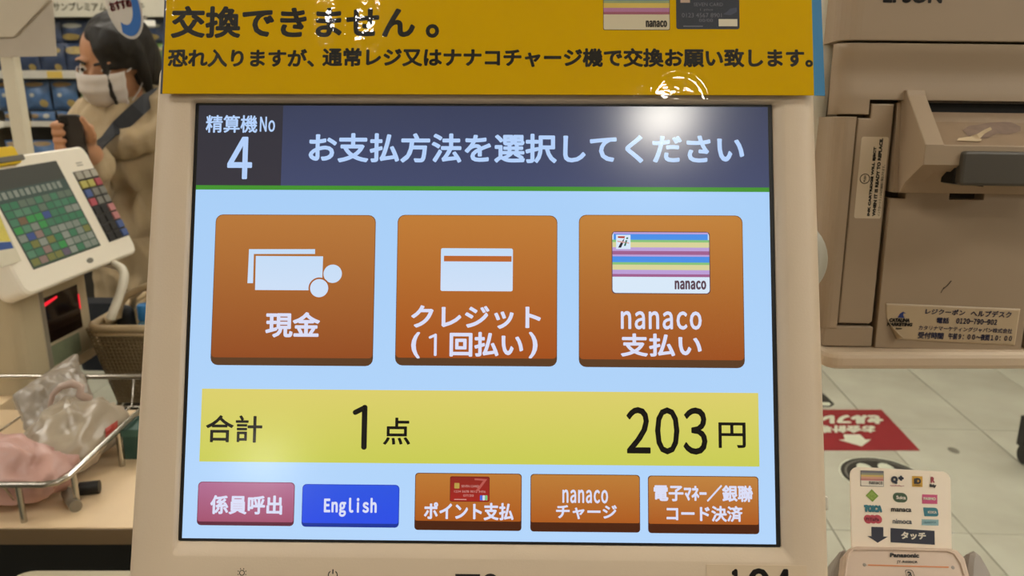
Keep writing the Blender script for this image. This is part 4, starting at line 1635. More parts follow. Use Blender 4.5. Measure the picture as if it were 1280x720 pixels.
# price list card leaning on the display's left corner and yellow clip
cq = [fd.loc(a, b, 0.006) for a, b in ((-22, 262), (0, 268), (27, 326), (2, 334))]
card = thing('notice_card', 'small yellow and white card with a blue band on the till display', 'card', fd.m)
MB().prism(ccw(cq), 0.0046, 0.006).build('sheet', mat('white_card', 'd9d2ba', 0.5), card)
ch0 = card.children[0]
TLc, TRc, BRc, BLc = [Vector(p) for p in cq]
cmap = lambda u, v: tuple((BLc * (1 - u) + BRc * u) * (1 - v) + (TLc * (1 - u) + TRc * u) * v)
MB().flat(ccw([cmap(0, .45), cmap(.9, .42), cmap(.95, 1), cmap(0, 1)]), 0.0061).build('yellow_panel', mat('pale_yellow_print', 'd8c95c', 0.5, 0.1, 200), ch0)
MB().flat(ccw([cmap(0.1, .28), cmap(.9, .28), cmap(.9, .42), cmap(0.1, .42)]), 0.0062).build('blue_band', mat('blue_print', '2a4f94', 0.5), ch0)
yc = fd.loc(2, 196)
yt_ = thing('yellow_clip', 'yellow clip tag on top of the till display at the left edge', 'clip', fd.m @ Matrix.Translation((yc[0], DH, 0.0)))
mb = MB()
mb.prism(rrect(-0.05, -0.018, 0.028, 0.014, 0.006), 0.001, 0.012, bevel=0.003)
mb.build('tag', mat('bright_yellow_plastic', 'e8c21a', 0.4), yt_)
MB().prism(rrect(-0.03, -0.014, 0.034, -0.004, 0.003), 0.012, 0.015, bevel=0.001).build('clip_jaw', mat('grey_clip', '6a665c', 0.4), yt_)

# scanner tower under the display
tc_ = at_z(57, 470, ZCT)
ft = Frame(Vector((tc_.x, tc_.y, ZCT)), e1, Vector((e1.y, -e1.x, 0)))
tower = thing('scanner_tower', 'cream scanner tower with a dark glass window under the till display', 'scanner', ft.m)
M_tw = mat('beige_tower_plastic', 'b8a98a', 0.45, 0.03)
tl_ = ft.loc(103, 352)[0]
th_ = ft.loc(57, 345)[1]
mb = MB()
mb.prism(rrect(0.0, 0.0, tl_ + 0.012, th_, 0.004), -0.10, -0.001, bevel=0.004)
mb.build('body', M_tw, tower)
gq = ft.pts([(57, 374), (99.5, 352), (99.5, 411), (57, 431)])
gx0, gx1 = (gq[0][0] + gq[3][0]) / 2 + 0.002, (gq[1][0] + gq[2][0]) / 2
gy0, gy1 = (gq[2][1] + gq[3][1]) / 2, (gq[0][1] + gq[1][1]) / 2
gl = MB().box((gx0, gy0, -0.006), (gx1, gy1, 0.0006)).build('scan_window', mat('dark_red_glass', '1a0f0d', 0.12, 0.1, spec=0.6), tower)
MB().prism([(gx0 + 0.001, gy1 - 0.016), (gx0 + 0.04, gy1 - 0.009), (gx0 + 0.04, gy1 - 0.005), (gx0 + 0.001, gy1 - 0.009)], 0.0, 0.0012).build('red_light', lamp_mat('red_led', (1.0, 0.012, 0.035, 1), 1.0), gl)
bpy.data.materials['red_led'].node_tree.nodes['Principled BSDF'].inputs['Base Color'].default_value = (0.2, 0.01, 0.01, 1)
MB().box((gx1 - 0.002, gy1 - 0.05, 0.0), (gx1 + 0.0015, gy1 - 0.02, 0.0012)).build('red_light', bpy.data.materials['red_led'], gl)
pq = ft.pts([(57, 436), (100, 415), (100, 440), (57, 462)])
px0, px1 = (pq[0][0] + pq[3][0]) / 2 + 0.002, (pq[1][0] + pq[2][0]) / 2
py0, py1 = (pq[2][1] + pq[3][1]) / 2, (pq[0][1] + pq[1][1]) / 2
MB().box((px0, py0, -0.006), (px1, py1, 0.0008)).build('green_panel', mat('grey_green_panel', '7f866a', 0.5, 0.15, 40), tower)
# stepped column in front of the tower
cb = at_z(28, 490, ZCT)
mb = MB()
col_t = thing('terminal_column', 'pale beige stepped column at the left edge under the till display', 'column', Vector((cb.x, cb.y, ZCT)))
mb.loft([[(a, b, z) for a, b in rrect(-0.16, -0.015, 0.022, 0.07, 0.02, 6)] for z in (0.0, 0.26, 0.30)], smooth=False)
mb.build('front_shell', M_tw, col_t)
mb = MB()
mb.loft([[(a, b, z) for a, b in rrect(-0.16, 0.069, 0.006, 0.10, 0.006, 4)] for z in (0.0, 0.30)], smooth=False)
mb.build('grey_spine', mat('grey_spine_plastic', '8a8070', 0.5), col_t)
# white cable looping out from under the display
cab_t = thing('white_cable', 'thick white cable looping down from the till display', 'cable', Vector((0, 0, 0)))
cpts = [P(120, 326, 1.60), P(136, 329, 1.58), P(150, 334, 1.56), P(155, 343, 1.54), P(153, 358, 1.52), P(147, 376, 1.51), P(141, 391, 1.50), P(138, 398, 1.50)]
sm = []
for i in range(len(cpts) - 1):
    a, b, c_, d = cpts[max(i - 1, 0)], cpts[i], cpts[i + 1], cpts[min(i + 2, len(cpts) - 1)]
    for k in range(5):
        t = k / 5
        sm.append(0.5 * (2 * b + (c_ - a) * t + (2 * a - 5 * b + 4 * c_ - d) * t * t + (3 * b - a - 3 * c_ + d) * t ** 3))
sm.append(cpts[-1])
MB().tube(sm, 0.0085, 10).build('cable', mat('white_cable_rubber', 'cfc7b4', 0.45), cab_t)

# ------------------------------------------------------------------ chrome wire rack with bags
ZR = ZCT + 0.052
r0 = at_z(70, 606, ZR)
rx_, ry0 = r0.x + 0.004, r0.y
rack = thing('wire_rack', 'chrome wire bag rack with short legs on the cream counter', 'rack', Vector((rx_, ry0, ZCT)))
RB = 0.36
mb = MB()
path = [(-0.42, 0.0, 0.052), (-0.02, 0.0, 0.052), (-0.006, 0.006, 0.052), (0.0, 0.02, 0.052), (0.002, RB - 0.02, 0.056), (-0.01, RB, 0.056), (-0.42, RB, 0.056)]
mb.tube(path, 0.0042, 10)
mb.build('top_rail', M_chrome, rack)
for p in ((-0.052, 0.0), (0.0, 0.032), (0.002, 0.15), (-0.36, 0.0), (0.002, 0.28)):
    MB().tube([(p[0], p[1], 0.0), (p[0], p[1], 0.052)], 0.004, 10).build('leg', M_chrome, rack)
for k in range(5):
    x = -0.07 - 0.08 * k
    MB().tube([(x, 0.0, 0.05), (x, 0.02, 0.012), (x, RB - 0.02, 0.012), (x, RB, 0.054)], 0.0018, 6).build('wire', M_chrome, rack)


def crumple_at(q, amp):
    a = abs(noise.noise(q)) + 0.55 * abs(noise.noise(q * 2.1 + Vector((5, 1, 7)))) + 0.3 * abs(noise.noise(q * 4.3 + Vector((2, 8, 3))))
    return amp * (0.45 - a)


def bag(name, label, cat, o, size, material, seed, crumple, lean=0.0, rot=0.0):
    """soft crumpled bag: a closed lofted sack with a gathered top"""
    w, d, h = size
    t = thing(name, label, cat, o)
    mb = MB()
    rings = []
    na, m = 44, 18
    ca, sa = math.cos(rot), math.sin(rot)
    for j in range(m + 1):
        v = j / m
        th = v * math.pi / 2
        kx = (0.90 + 0.14 * math.sin(min(1, v * 1.6) * math.pi)) * max(0.02, math.cos(th ** 1.5 / (math.pi / 2) ** 0.5)) ** 0.55
        ring = []
        for i in range(na):
            a = 2 * math.pi * i / na
            c_, s_ = math.cos(a), math.sin(a)
            x = w / 2 * kx * math.copysign(abs(c_) ** 0.6, c_)
            y = d / 2 * kx * math.copysign(abs(s_) ** 0.6, s_)
            z = h * v
            q = Vector((x * 28 + seed, y * 28, z * 22))
            k = crumple_at(q, crumple)
            x, y, z = x * (1 + k * 1.4), y * (1 + k * 1.4) + lean * z, max(0.0, z + h * k * (0.2 + v))
            ring.append((x * ca - y * sa, x * sa + y * ca, z if j else 0.0))
        rings.append(ring)
    mb.loft(rings, 0, True, True)
    mb.build('sack', material, t)
    return t


M_bagg = mat('grey_translucent_bag', 'a89a86', 0.3, 0.12, 18, spec=0.6)
M_pink = mat('pink_bag', 'c49a8e', 0.38, 0.10, 14, spec=0.5)
b0t = thing('plastic_bag_stack', 'upright slab of grey see-through plastic bags hanging beside the scanner tower', 'bags', Vector((rx_ - 0.2, ry0 + 0.2, ZCT)))
c4 = [at_y(16, 494, 1.13), at_y(93, 442, 1.33), at_y(124, 526, 1.15), at_y(50, 570, 1.05)]
mb = MB()
nu_, nv_ = 30, 26
nrm_ = (c4[1] - c4[0]).cross(c4[3] - c4[0]).normalized()
if nrm_.y > 0:
    nrm_ = -nrm_


def slab_pt(u, v, side):
    p = (c4[3] * (1 - u) + c4[2] * u) * (1 - v) + (c4[0] * (1 - u) + c4[1] * u) * v
    e = min(1, 6 * min(u, 1 - u, v, 1 - v))
    k = crumple_at(Vector((p.x * 22 + side * 5, p.y * 22, p.z * 26)), 0.030)
    return p - b0t.location + nrm_ * (side * 0.020 * e ** 0.5 + k * (0.3 + 0.7 * e))


front = [[slab_pt(i / nu_, j / nv_, 1) for i in range(nu_ + 1)] for j in range(nv_ + 1)]
back = [[slab_pt(i / nu_, j / nv_, -1) for i in range(nu_ + 1)] for j in range(nv_ + 1)]
rings = []
for j in range(nv_ + 1):
    rings.append(front[j] + list(reversed(back[j])))
mb.loft(rings, 0, True, True)
mb.build('sheets', mat('shaded_grey_bag', '958a7c', 0.35, 0.12, 18), b0t)  # darker tint puts shading into the slab's colour
bo = Vector((rx_ - 0.072, ry0 + 0.165, ZCT + 0.018))
b1 = bag('plastic_bag_bundle', 'grey bundle of bags with red print beside the side rail of the wire rack', 'bags', bo, (0.110, 0.17, 0.074), M_bagg, 2.0, 0.22)
# red print on the bundle's right side
mb = MB()
sack = b1.children[0]


def on_sack(px, py, off=0.002):
    """pixel to the sack's own surface (ray cast once against its mesh)"""
    bpy.context.view_layer.update()
    d = ray(px, py).normalized()
    ok, loc_, nrm, _i = sack.ray_cast(CAM - bo, d)
    return loc_ + nrm * off if ok else None


def print_patch(px4, name, material, n=6):
    mb = MB()
    vs, good = [], True
    for j in range(n + 1):
        for i in range(n + 1):
            u, v = i / n, j / n
            a = Vector(px4[0]) * (1 - u) + Vector(px4[1]) * u
            b = Vector(px4[3]) * (1 - u) + Vector(px4[2]) * u
            p = a * (1 - v) + b * v
            q = on_sack(*p)
            if q is None:
                good = False
            vs.append(q)
    if not good:
        return
    w = n + 1
    fs = [(j * w + i, (j + 1) * w + i, (j + 1) * w + i + 1, j * w + i + 1) for j in range(n) for i in range(n)]
    mb.add(vs, fs)
    mb.build(name, material, sack)


M_rp = mat('red_bag_print', 'a83c30', 0.4)
bpy.context.view_layer.update()
for dx in (0, -4, -8, -12, -18, -24):
    if all(on_sack(a + dx, b) is not None for a, b in ((131, 537), (146, 526), (146, 538), (131, 548))):
        print_patch([(131 + dx, 537), (146 + dx, 526), (146 + dx, 538), (131 + dx, 548)], 'red_mark', M_rp)
        break
for dx in (0, -4, -8, -12, -18, -24):
    if all(on_sack(a + dx, b) is not None for a, b in ((137, 566), (150, 558), (151, 574), (137, 582))):
        print_patch([(137 + dx, 566), (150 + dx, 558), (151 + dx, 574), (137 + dx, 582)], 'red_mark', M_rp)
        break
# twisted handle loop on top of the bundle
mb = MB()
mb.tube([(-0.040, 0.02, 0.058), (-0.032, 0.02, 0.078), (-0.020, 0.022, 0.090), (-0.004, 0.025, 0.094), (0.008, 0.026, 0.088), (0.006, 0.022, 0.078), (0.014, 0.026, 0.070), (0.004, 0.03, 0.060)], [0.003, 0.004, 0.005, 0.0065, 0.006, 0.0065, 0.008, 0.008], 9)
mb.build('handle', mat('pinkish_bag_handle', 'b9a294', 0.35, 0.1), b1)
po = Vector((rx_ - 0.112, ry0 + 0.052, ZCT + 0.016))
bag('pink_bag', 'crumpled pink bag at the front of the wire rack', 'bag', po, (0.185, 0.085, 0.072), M_pink, 7.0, 0.24, 0.1)
bag('clear_bag', 'crumpled clear grey bag at the far left front of the wire rack', 'bag', Vector((rx_ - 0.315, ry0 + 0.085, ZCT + 0.016)), (0.16, 0.12, 0.06), mat('clear_grey_bag', 'b5ab98', 0.2, 0.2, 25, spec=0.7), 4.0, 0.2)
# teal block behind the rail, a roll on the counter by the leg
bt = at_z(161, 580, ZCT)
tb_ = thing('teal_box', 'small dark teal box on the counter behind the wire rack leg', 'box', Vector((bt.x + 0.006, bt.y + 0.035, ZCT)))
MB().loft([[(a, b, z) for a, b in rrect(-0.020, -0.02, 0.04, 0.03, 0.003, 3)] for z in (0.0, 0.044, 0.047)], smooth=False).build('carton', mat('dark_teal_card', '35544a', 0.5), tb_)
MB().loft([[(a, b, z) for a, b in rrect(-0.0205, -0.0205, 0.0405, 0.0305, 0.003, 3)] for z in (0.036, 0.046)], smooth=False).build('lid_band', mat('teal_band', '486a5e', 0.5), tb_)
rb0 = at_z(96, 640, ZCT)
roll = thing('bag_roll', 'grey and black roll lying on the counter under the wire rack', 'roll', Vector((rb0.x, rb0.y, ZCT)))
MB().tube([(-0.03, 0.035, 0.008), (0.0, 0.0, 0.008)], 0.008, 14).build('roll', mat('grey_roll', '8d8474', 0.5, 0.1), roll)
MB().tube([(-0.018, 0.044, 0.009), (0.006, 0.050, 0.009)], 0.009, 14).build('core', M_black, roll)

# ------------------------------------------------------------------ shopping basket on a chrome stand
ybk = 1.5
bl_ = at_y(145, 505, ybk)
rl_ = at_y(108, 411, ybk - 0.02)
BZ0, BZ1 = bl_.z, rl_.z
bx0, bx1 = bl_.x, bl_.x + 0.36
basket = thing('shopping_basket', 'tan mesh shopping basket with two handles behind the counter', 'basket', Vector(((bx0 + bx1) / 2, ybk + 0.13, BZ0)))
M_bk = mat('tan_basket_plastic', '8f7a58', 0.5, 0.08, 60)
BHt = BZ1 - BZ0
w0, w1 = (bx1 - bx0) / 2, (bx1 - bx0) / 2 + (bl_.x - rl_.x)
d0, d1 = 0.12, 0.15


def bk(u, v, side):
    """point on a side wall of the basket: u along, v up"""
    w, d = w0 + (w1 - w0) * v, d0 + (d1 - d0) * v
    z = BHt * v
    return {'f': (-w + 2 * w * u, -d, z), 'b': (w - 2 * w * u, d, z), 'l': (-w, d - 2 * d * u, z), 'r': (w, -d + 2 * d * u, z)}[side]


lat = MB()
for side, n in (('f', 52), ('b', 52), ('l', 36), ('r', 36)):
    for i in range(n + 1):
        lat.tube([bk(i / n, 0, side), bk(i / n, 1, side)], 0.0019, 4)
    for j in range(23):
        lat.tube([bk(0, j / 22, side), bk(1, j / 22, side)], 0.0019, 4)
for i in range(20):
    x = -w0 + 2 * w0 * i / 19
    lat.tube([(x, -d0, 0.002), (x, d0, 0.002)], 0.0022, 4)
    y = -d0 + 2 * d0 * i / 19
    lat.tube([(-w0, y, 0.002), (w0, y, 0.002)], 0.0022, 4)
lo = lat.build('lattice', M_bk, basket)
lo['kind'] = 'stuff'
liner = MB()
liner.loft([[(a, b, z) for a, b in rrect(-w, -d, w, d, 0.02, 4)] for w, d, z in ((w0 - 0.005, d0 - 0.005, 0.003), (w1 - 0.006, d1 - 0.006, BHt - 0.01))], 0, True, False, smooth=False)
liner.build('inner_wall', mat('brown_basket_inner', '8a7856', 0.6, 0.1), basket)
M_rim = mat('pale_tan_rim', 'b29c78', 0.45, 0.04)
rp = rrect(-w1, -d1, w1, d1, 0.03, 6)
MB().tube([(a, b, BHt) for a, b in rp], 0.008, 8, closed=True).build('rim', M_rim, basket)
MB().tube([(a * 0.985, b * 0.985, BHt - 0.012) for a, b in rp], 0.006, 8, closed=True).build('rim_rib', M_rim, basket)
for s, hgt in ((-1, 0.075), (1, 0.07)):
    pts_ = [(-w1 + 0.01, s * 0.05 - 0.05, BHt)]
    for k in range(13):
        a = math.pi * k / 12
        pts_.append((-(w1 - 0.03) * math.cos(a) * (1.0), s * 0.03 - 0.05, BHt + 0.005 + hgt * math.sin(a) ** 0.8))
    pts_.append((w1 - 0.01, s * 0.05 - 0.05, BHt))
    MB().tube(pts_, 0.0075, 8).build('handle', M_rim, basket)
bz = at_y(152, 402, ybk + 0.06)
bt1 = thing('black_pouch', 'small black pouch lying in the shopping basket', 'pouch', Vector((bz.x, ybk + 0.08, BZ0 + 0.006)))
MB().limb([((0, 0, 0.024), 0.024), ((0.0, 0.0, BHt - 0.005), 0.018)], 14).build('body', mat('black_fabric', '131212', 0.7), bt1)
bz = at_y(174, 401, ybk + 0.06)
bt2 = thing('blue_bottle', 'blue capped bottle standing in the shopping basket', 'bottle', Vector((bz.x + 0.006, ybk + 0.08, BZ0 + 0.006)))
MB().loft([[(a, b, z) for a, b in disc(0, 0, r, 20)] for r, z in ((0.026, 0), (0.028, 0.01), (0.028, BHt * 0.7), (0.014, BHt * 0.88), (0.012, BHt * 0.9))]).build('body', mat('clear_blue_bottle', '6f9cb4', 0.2), bt2)
MB().loft([[(a, b, z) for a, b in disc(0, 0, r, 20)] for r, z in ((0.016, BHt * 0.9), (0.016, BHt + 0.012), (0.014, BHt + 0.015))]).build('cap', mat('blue_cap', '2c7fc0', 0.35), bt2)
bst = thing('basket_stand', 'chrome wire stand under the shopping basket', 'stand', Vector(((bx0 + bx1) / 2, ybk + 0.13, 0)))
hw = w0 + 0.0
zt_ = BZ0 - 0.008
MB().tube([(-hw, -0.13, zt_), (hw, -0.13, zt_), (hw, 0.13, zt_), (-hw, 0.13, zt_)], 0.0055, 10, closed=True).build('top_ring', M_chrome, bst)
for sx in (-1, 1):
    for sy in (-1, 1):
        MB().tube([(sx * hw, sy * 0.13, zt_), (sx * hw, sy * 0.13, 0.0)], 0.007, 10).build('leg', M_chrome, bst)
for k in range(4):
    x = -hw * 0.7 + 1.4 * hw * k / 3
    MB().tube([(x, -0.13, zt_), (x, 0.13, zt_)], 0.0035, 8).build('cross_wire', M_chrome, bst)

# ------------------------------------------------------------------ white pole with papers, clear partition with an oval sticker
pb_ = P(30, 185, 1.62)
pole2 = thing('partition_pole', 'white square pole at the top left carrying papers', 'pole', Vector((pb_.x, pb_.y, ZCT)))
MB().loft([[(a, b, z) for a, b in rrect(-0.0135, -0.0135, 0.0135, 0.0135, 0.004, 4)] for z in (0.0, 1.0)], smooth=False).build('shaft', mat('white_pole_metal', 'd6cdb6', 0.45, 0.03), pole2)
MB().loft([[(a, b, z) for a, b in rrect(-0.04, -0.04, 0.04, 0.04, 0.006, 4)] for z in (0.0, 0.006)], smooth=False).build('base_plate', M_white, pole2)
sc_ = P(7.5, 26, 1.69)
MB().sphere(Vector((sc_.x, sc_.y, sc_.z)) - pole2.location, (0.006, 0.004, 0.006)).build('screw', mat('pale_screw', 'e6dfcc', 0.3), pole2)


def upright_card(name, label, cat, pxs, y, material, th=0.0015, parts=None):
    ps = [at_y(a, b, y) for a, b in pxs]
    c_ = ps[0]
    t = thing(name, label, cat, Vector((c_.x, y, c_.z)))
    pts2 = ccw([(p.x - c_.x, p.z - c_.z) for p in ps])
    mb = MB()
    mb.prism(pts2, -th, 0.0)
    mb.v = [Vector((v.x, -v.z, v.y)) for v in mb.v]
    mb.build('sheet', material, t)
    return t


yp = pb_.y
upright_card('white_card', 'plain white card with a slanting edge on the pole, top left corner', 'card', [(-40, -40), (74, -40), (74, -14), (17, 46), (-40, 46)], yp - 0.022, mat('off_white_card', 'c9bda8', 0.6, 0.03))
upright_card('white_paper', 'white paper sheet hanging below the slanting card', 'paper', [(-20, 0), (66, 0), (70.5, 70), (-20, 72)], yp - 0.016, mat('grey_white_paper', 'bfb4a4', 0.6, 0.05))
pane_t = thing('clear_partition', 'clear acrylic partition pane hung from the white pole', 'partition', Vector((pb_.x, yp, 1.15)))
M_acr = clear_film('clear_acrylic', 1.45, 0.03, 0.0)
MB().prism([(0.016, 0.0), (0.80, 0.0), (0.80, 0.75), (0.016, 0.75)], -0.0025, 0.0025).build('pane', M_acr, pane_t)
for o in pane_t.children:
    for v in o.data.vertices:
        v.co = Vector((v.co.x, -v.co.z, v.co.y))
for z in (0.1, 0.62):
    mb = MB()
    mb.box((-0.016, -0.018, z), (0.03, 0.018, z + 0.03))
    mb.build('clamp', M_white, pane_t)
ec = at_y(154, 6, yp - 0.004)
es_ = thing('oval_sticker', 'oval white and blue sticker with red lettering on the clear partition', 'sticker', Vector((ec.x, yp - 0.004, ec.z)))


def wall_print(t, pts2, y, name, material, parent, rot=0.0):
    c_, s_ = math.cos(rot), math.sin(rot)
    mb = MB()
    mb.prism(ccw([(x * c_ - z * s_, x * s_ + z * c_) for x, z in pts2]), y - 0.0008, y)
    mb.v = [Vector((v.x, -v.z, v.y)) for v in mb.v]
    return mb.build(name, material, parent)


RO = math.radians(12)
ew, eh = 0.034, 0.064
sh = wall_print(es_, disc(0, 0, ew, 36, eh), 0.0, 'white_oval', mat('white_sticker', 'd2cac0', 0.4), es_, RO)
ring_ = []
m_bl = mat('blue_sticker_print', '2867b4', 0.4)
mb = MB()
A = [math.radians(-125 + 6.2 * k) for k in range(41)]
outer = [(ew * 0.90 * math.cos(a), eh * 0.92 * math.sin(a)) for a in A]
inner = [(ew * 0.60 * math.cos(a) - 0.003, eh * 0.70 * math.sin(a) + 0.008) for a in A]
n = len(A)
pts3 = outer + inner
c_, s_ = math.cos(RO), math.sin(RO)
mb.add([(x * c_ - z * s_, -0.0012, x * s_ + z * c_) for x, z in pts3], [(i, i + 1, n + i + 1, n + i) for i in range(n - 1)])
mb.build('blue_crescent', m_bl, sh)
mb = MB()
mb.text('おすすめ', ((-0.028, 0.004), (0.014, 0.013), (0.018, -0.004), (-0.024, -0.013)), 0.0014, 0.05)
mb.v = [Vector((v.x, -v.z, v.y)) for v in mb.v]
mb.build('lettering', mat('red_sticker_print', 'c64a54', 0.4), sh)

# ------------------------------------------------------------------ store shelf with snack pouches behind
YS = 4.25            # front edge of the shelf boards
shx0 = at_y(-60, 100, YS).x
shx1 = at_y(330, 100, YS).x
shelf = thing('store_shelf', 'tall store shelf with cream boards, grey price rails and a header sign', 'store shelf', Vector((shx0, YS, 0)))
SWD = shx1 - shx0
M_sh = mat('cream_shelf_metal', 'b9af9a', 0.5, 0.03)
M_railg = mat('grey_price_rail', 'c2bdb0', 0.45, 0.08, 20)
MB().box((0, 0.42, 0.0), (SWD, 0.45, 2.25)).build('back_panel', mat('dark_back_panel', '38342c', 0.7, 0.1), shelf)
for x in (0.0, SWD - 0.03):
    MB().box((x, 0.0, 0.0), (x + 0.03, 0.42, 2.25)).build('side_panel', M_sh, shelf)
zr = lambda py: at_y(100, py, YS).z
boards = [zr(92), zr(154), zr(212), zr(285)]
BTH = 0.02
for z in boards + [0.12]:
    MB().box((0.03, 0.0, z - BTH), (SWD - 0.03, 0.42, z)).build('board', M_sh, shelf)
rails = []
for z, hh in zip(boards, (0.040, 0.026, 0.035, 0.035)):
    r = MB().box((0.03, -0.008, z - hh * 0.6), (SWD - 0.03, 0.0, z + hh * 0.4)).build('price_rail', M_railg, shelf)
    rails.append(r)
hz0, hz1 = zr(21), zr(-60)
head = MB().box((0.0, -0.01, hz0), (SWD, 0.03, hz1)).build('header_sign', mat('cream_sign_board', 'cbc5b2', 0.6, 0.02), shelf)
mb = MB()


def shelf_text(body, x0, y0, x1, y1, bold, material, parent):
    a, b = at_y(x0, y1, YS - 0.0105), at_y(x1, y0, YS - 0.0105)
    mb = MB()
    mb.text(body, (a.x - shx0, a.z, b.x - shx0, b.z), 0.0, bold)
    mb.v = [Vector((v.x, -0.0115, v.y)) for v in mb.v]
    mb.build('lettering', material, parent)


M_faint = mat('grey_sign_ink', '77725f', 0.6)
shelf_text('ィサンプレミアム', 58, 3, 132, 14, 0.03, M_faint, head)
shelf_text('キ', 171, 3, 180, 13, 0.03, M_faint, head)
tagc = [mat('price_tag_' + n, c, 0.5) for n, c in (('white', 'd8d3c4'), ('yellow', 'c9ab4e'), ('orange', 'c27a44'), ('green', '7f9460'))]
rnd = random.Random(5)
for r, z in zip(rails[:2], boards[:2]):
    x = 0.06
    while x < SWD - 0.1:
        w = rnd.uniform(0.05, 0.085)
        MB().box((x, -0.0105, z - 0.022), (x + w, -0.008, z + 0.012)).build('price_tag', rnd.choice(tagc), r)
        x += w + rnd.uniform(0.06, 0.16)


def pouch_mesh(w, h, th, mats, style):
    mb = MB()
    nu, nv = 12, 14

    def surf(side):
        def fn_(u, v):
            x = (u - 0.5) * w * (1 - 0.05 * math.sin(v * math.pi))
            e = max(0.0, math.sin(u * math.pi)) ** 0.6 * max(0.0, math.sin(min(1, v * 1.02) * math.pi)) ** 0.55
            y = side * (-th / 2) * (e + 0.03)
            y += 0.006 * noise.noise(Vector((x * 30, v * h * 30, side))) * e
            return (x, y, v * h)
        return fn_
    mb.grid(surf(1), nu, nv, 0)
    g = MB()
    mb.grid(lambda u, v: surf(-1)(1 - u, v), nu, nv, 0)
    o = mb.build('pouch', mats[0])
    return o


def face_patch(w, h, th, cx, cz, rx, rz, n=16):
    """small printed patch that lies on the bulging front of a pouch"""
    mb = MB()
    pts = []
    for rr in (0.0, 0.5, 1.0):
        for k in range(n):
            a = 2 * math.pi * k / n
            x, z = cx + rx * rr * math.cos(a), cz + rz * rr * math.sin(a)
            u, v = min(0.98, max(0.02, x / w + 0.5)), min(0.98, max(0.02, z / h))
            e = math.sin(u * math.pi) ** 0.6 * math.sin(v * math.pi) ** 0.55
            pts.append((x, -th / 2 * (e + 0.03) - 0.006, z))
    fs = []
    for r in range(2):
        for k in range(n):
            fs.append((r * n + k, r * n + (k + 1) % n, (r + 1) * n + (k + 1) % n, (r + 1) * n + k))
    mb.add(pts, fs, 0, True)
    return mb


M_nv = mat('navy_pouch_foil', '33425f', 0.32, 0.2, 30)
M_bl = mat('blue_pouch_foil', '4a6a92', 0.3, 0.2, 30)
M_lb = mat('pale_blue_pouch_foil', '7f9cb8', 0.32, 0.15, 30)
M_gn = mat('green_pouch_foil', '5f7c3c', 0.35, 0.2, 30)
M_go = mat('gold_pouch_print', 'a08a50', 0.4, 0.2, 60)
M_wp = mat('white_pouch_print', 'aaa89c', 0.4, 0.1, 60)
M_or = mat('orange_pouch_print', '8a7048', 0.4, 0.2, 60)
kinds = {
    'navy': (M_nv, 0.135, 0.150, 0.06, [(M_go, 0.0, 0.115, 0.055, 0.020), (M_go, 0.035, 0.03, 0.016, 0.018)]),
    'print': (M_nv, 0.135, 0.115, 0.06, [(M_wp, 0.0, 0.085, 0.05, 0.012), (M_go, -0.01, 0.03, 0.05, 0.016)]),
    'blue': (M_bl, 0.138, 0.150, 0.08, [(M_or, 0.0, 0.132, 0.05, 0.012), (M_go, 0.042, 0.035, 0.018, 0.020), (M_wp, -0.005, 0.078, 0.012, 0.010)]),
    'pale': (M_lb, 0.135, 0.120, 0.06, [(M_wp, -0.02, 0.08, 0.03, 0.012), (M_bl, 0.02, 0.04, 0.03, 0.016)]),
    'green': (M_gn, 0.130, 0.150, 0.06, [(M_go, 0.0, 0.12, 0.05, 0.014), (M_wp, 0.02, 0.05, 0.02, 0.016)]),
    'low': (M_bl, 0.130, 0.058, 0.05, [(M_or, -0.03, 0.035, 0.022, 0.012), (M_wp, 0.03, 0.035, 0.015, 0.012)]),
}
protos = {}


def pouch(kind, x, y, z, label, group):
    if kind not in protos:
        base, w, h, th, patches = kinds[kind]
        o = pouch_mesh(w, h, th, [base], kind)
        for m_, cx, cz, rx, rz in patches:
            face_patch(w, h, th, cx, cz, rx, rz).build('printed_patch', m_, o)
        o.name = 'snack_pouch'
        protos[kind] = o
        c_ = o
    else:
        src = protos[kind]
        c_ = src.copy()
        COL.objects.link(c_)
        for ch in list(src.children):
            d = ch.copy()
            COL.objects.link(d)
            d.parent = c_
    c_.location = (x, y, z)
    c_['label'] = label
    c_['category'] = 'snack pouch'
    c_['group'] = group
    return c_


ordn = ['first', 'second', 'third', 'fourth', 'fifth', 'sixth', 'seventh', 'eighth']


def pouch_row(kindf, z, px0, n, step, yoff, desc, group):
    for k in range(n):
        p = at_y(px0 + k * step, 100, YS + yoff)
        kd = kindf(k)
        word = {'navy': 'navy', 'print': 'navy white-printed', 'blue': 'blue', 'pale': 'pale blue', 'green': 'green', 'low': 'small blue'}[kd]
        pouch(kd, p.x, YS + yoff, z, f'{word} snack pouch, {ordn[k]} from the left {desc}', group)


b0, b1_, b2_ = boards[0], boards[1], boards[2]
pouch_row(lambda k: 'green' if k == 6 else 'navy', b0 + 0.0005, 6, 7, 32.0, 0.06, 'standing on the top shelf board', 'pouches on the top shelf board')
pouch_row(lambda k: 'print', b0 + 0.152, 6, 7, 32.0, 0.075, 'in the top board upper layer', 'pouches in the upper layer of the top board')
pouch_row(lambda k: 'green' if k == 3 else 'blue', b1_ + 0.064, 10, 7, 34.5, 0.07, 'in the middle board upper layer', 'pouches in the upper layer of the middle board')
pouch_row(lambda k: 'low', b1_ + 0.0005, 14, 7, 33.5, 0.05, 'lying low on the middle shelf board', 'low pouches on the middle board')
pouch_row(lambda k: 'pale' if k == 2 else 'blue', b2_ + 0.0005, 10, 7, 33.0, 0.06, 'on the third shelf board', 'pouches on the third board')
wp_ = at_y(182, 29, YS - 0.02)
wt = thing('white_plate', 'bright white plate hanging under the header sign at right', 'card holder', wp_)  # plain white plate on a small hook
mb = MB()
mb.prism([(-0.05, -0.014), (0.05, -0.014), (0.05, 0.014), (-0.05, 0.014)], 0.0, 0.004)
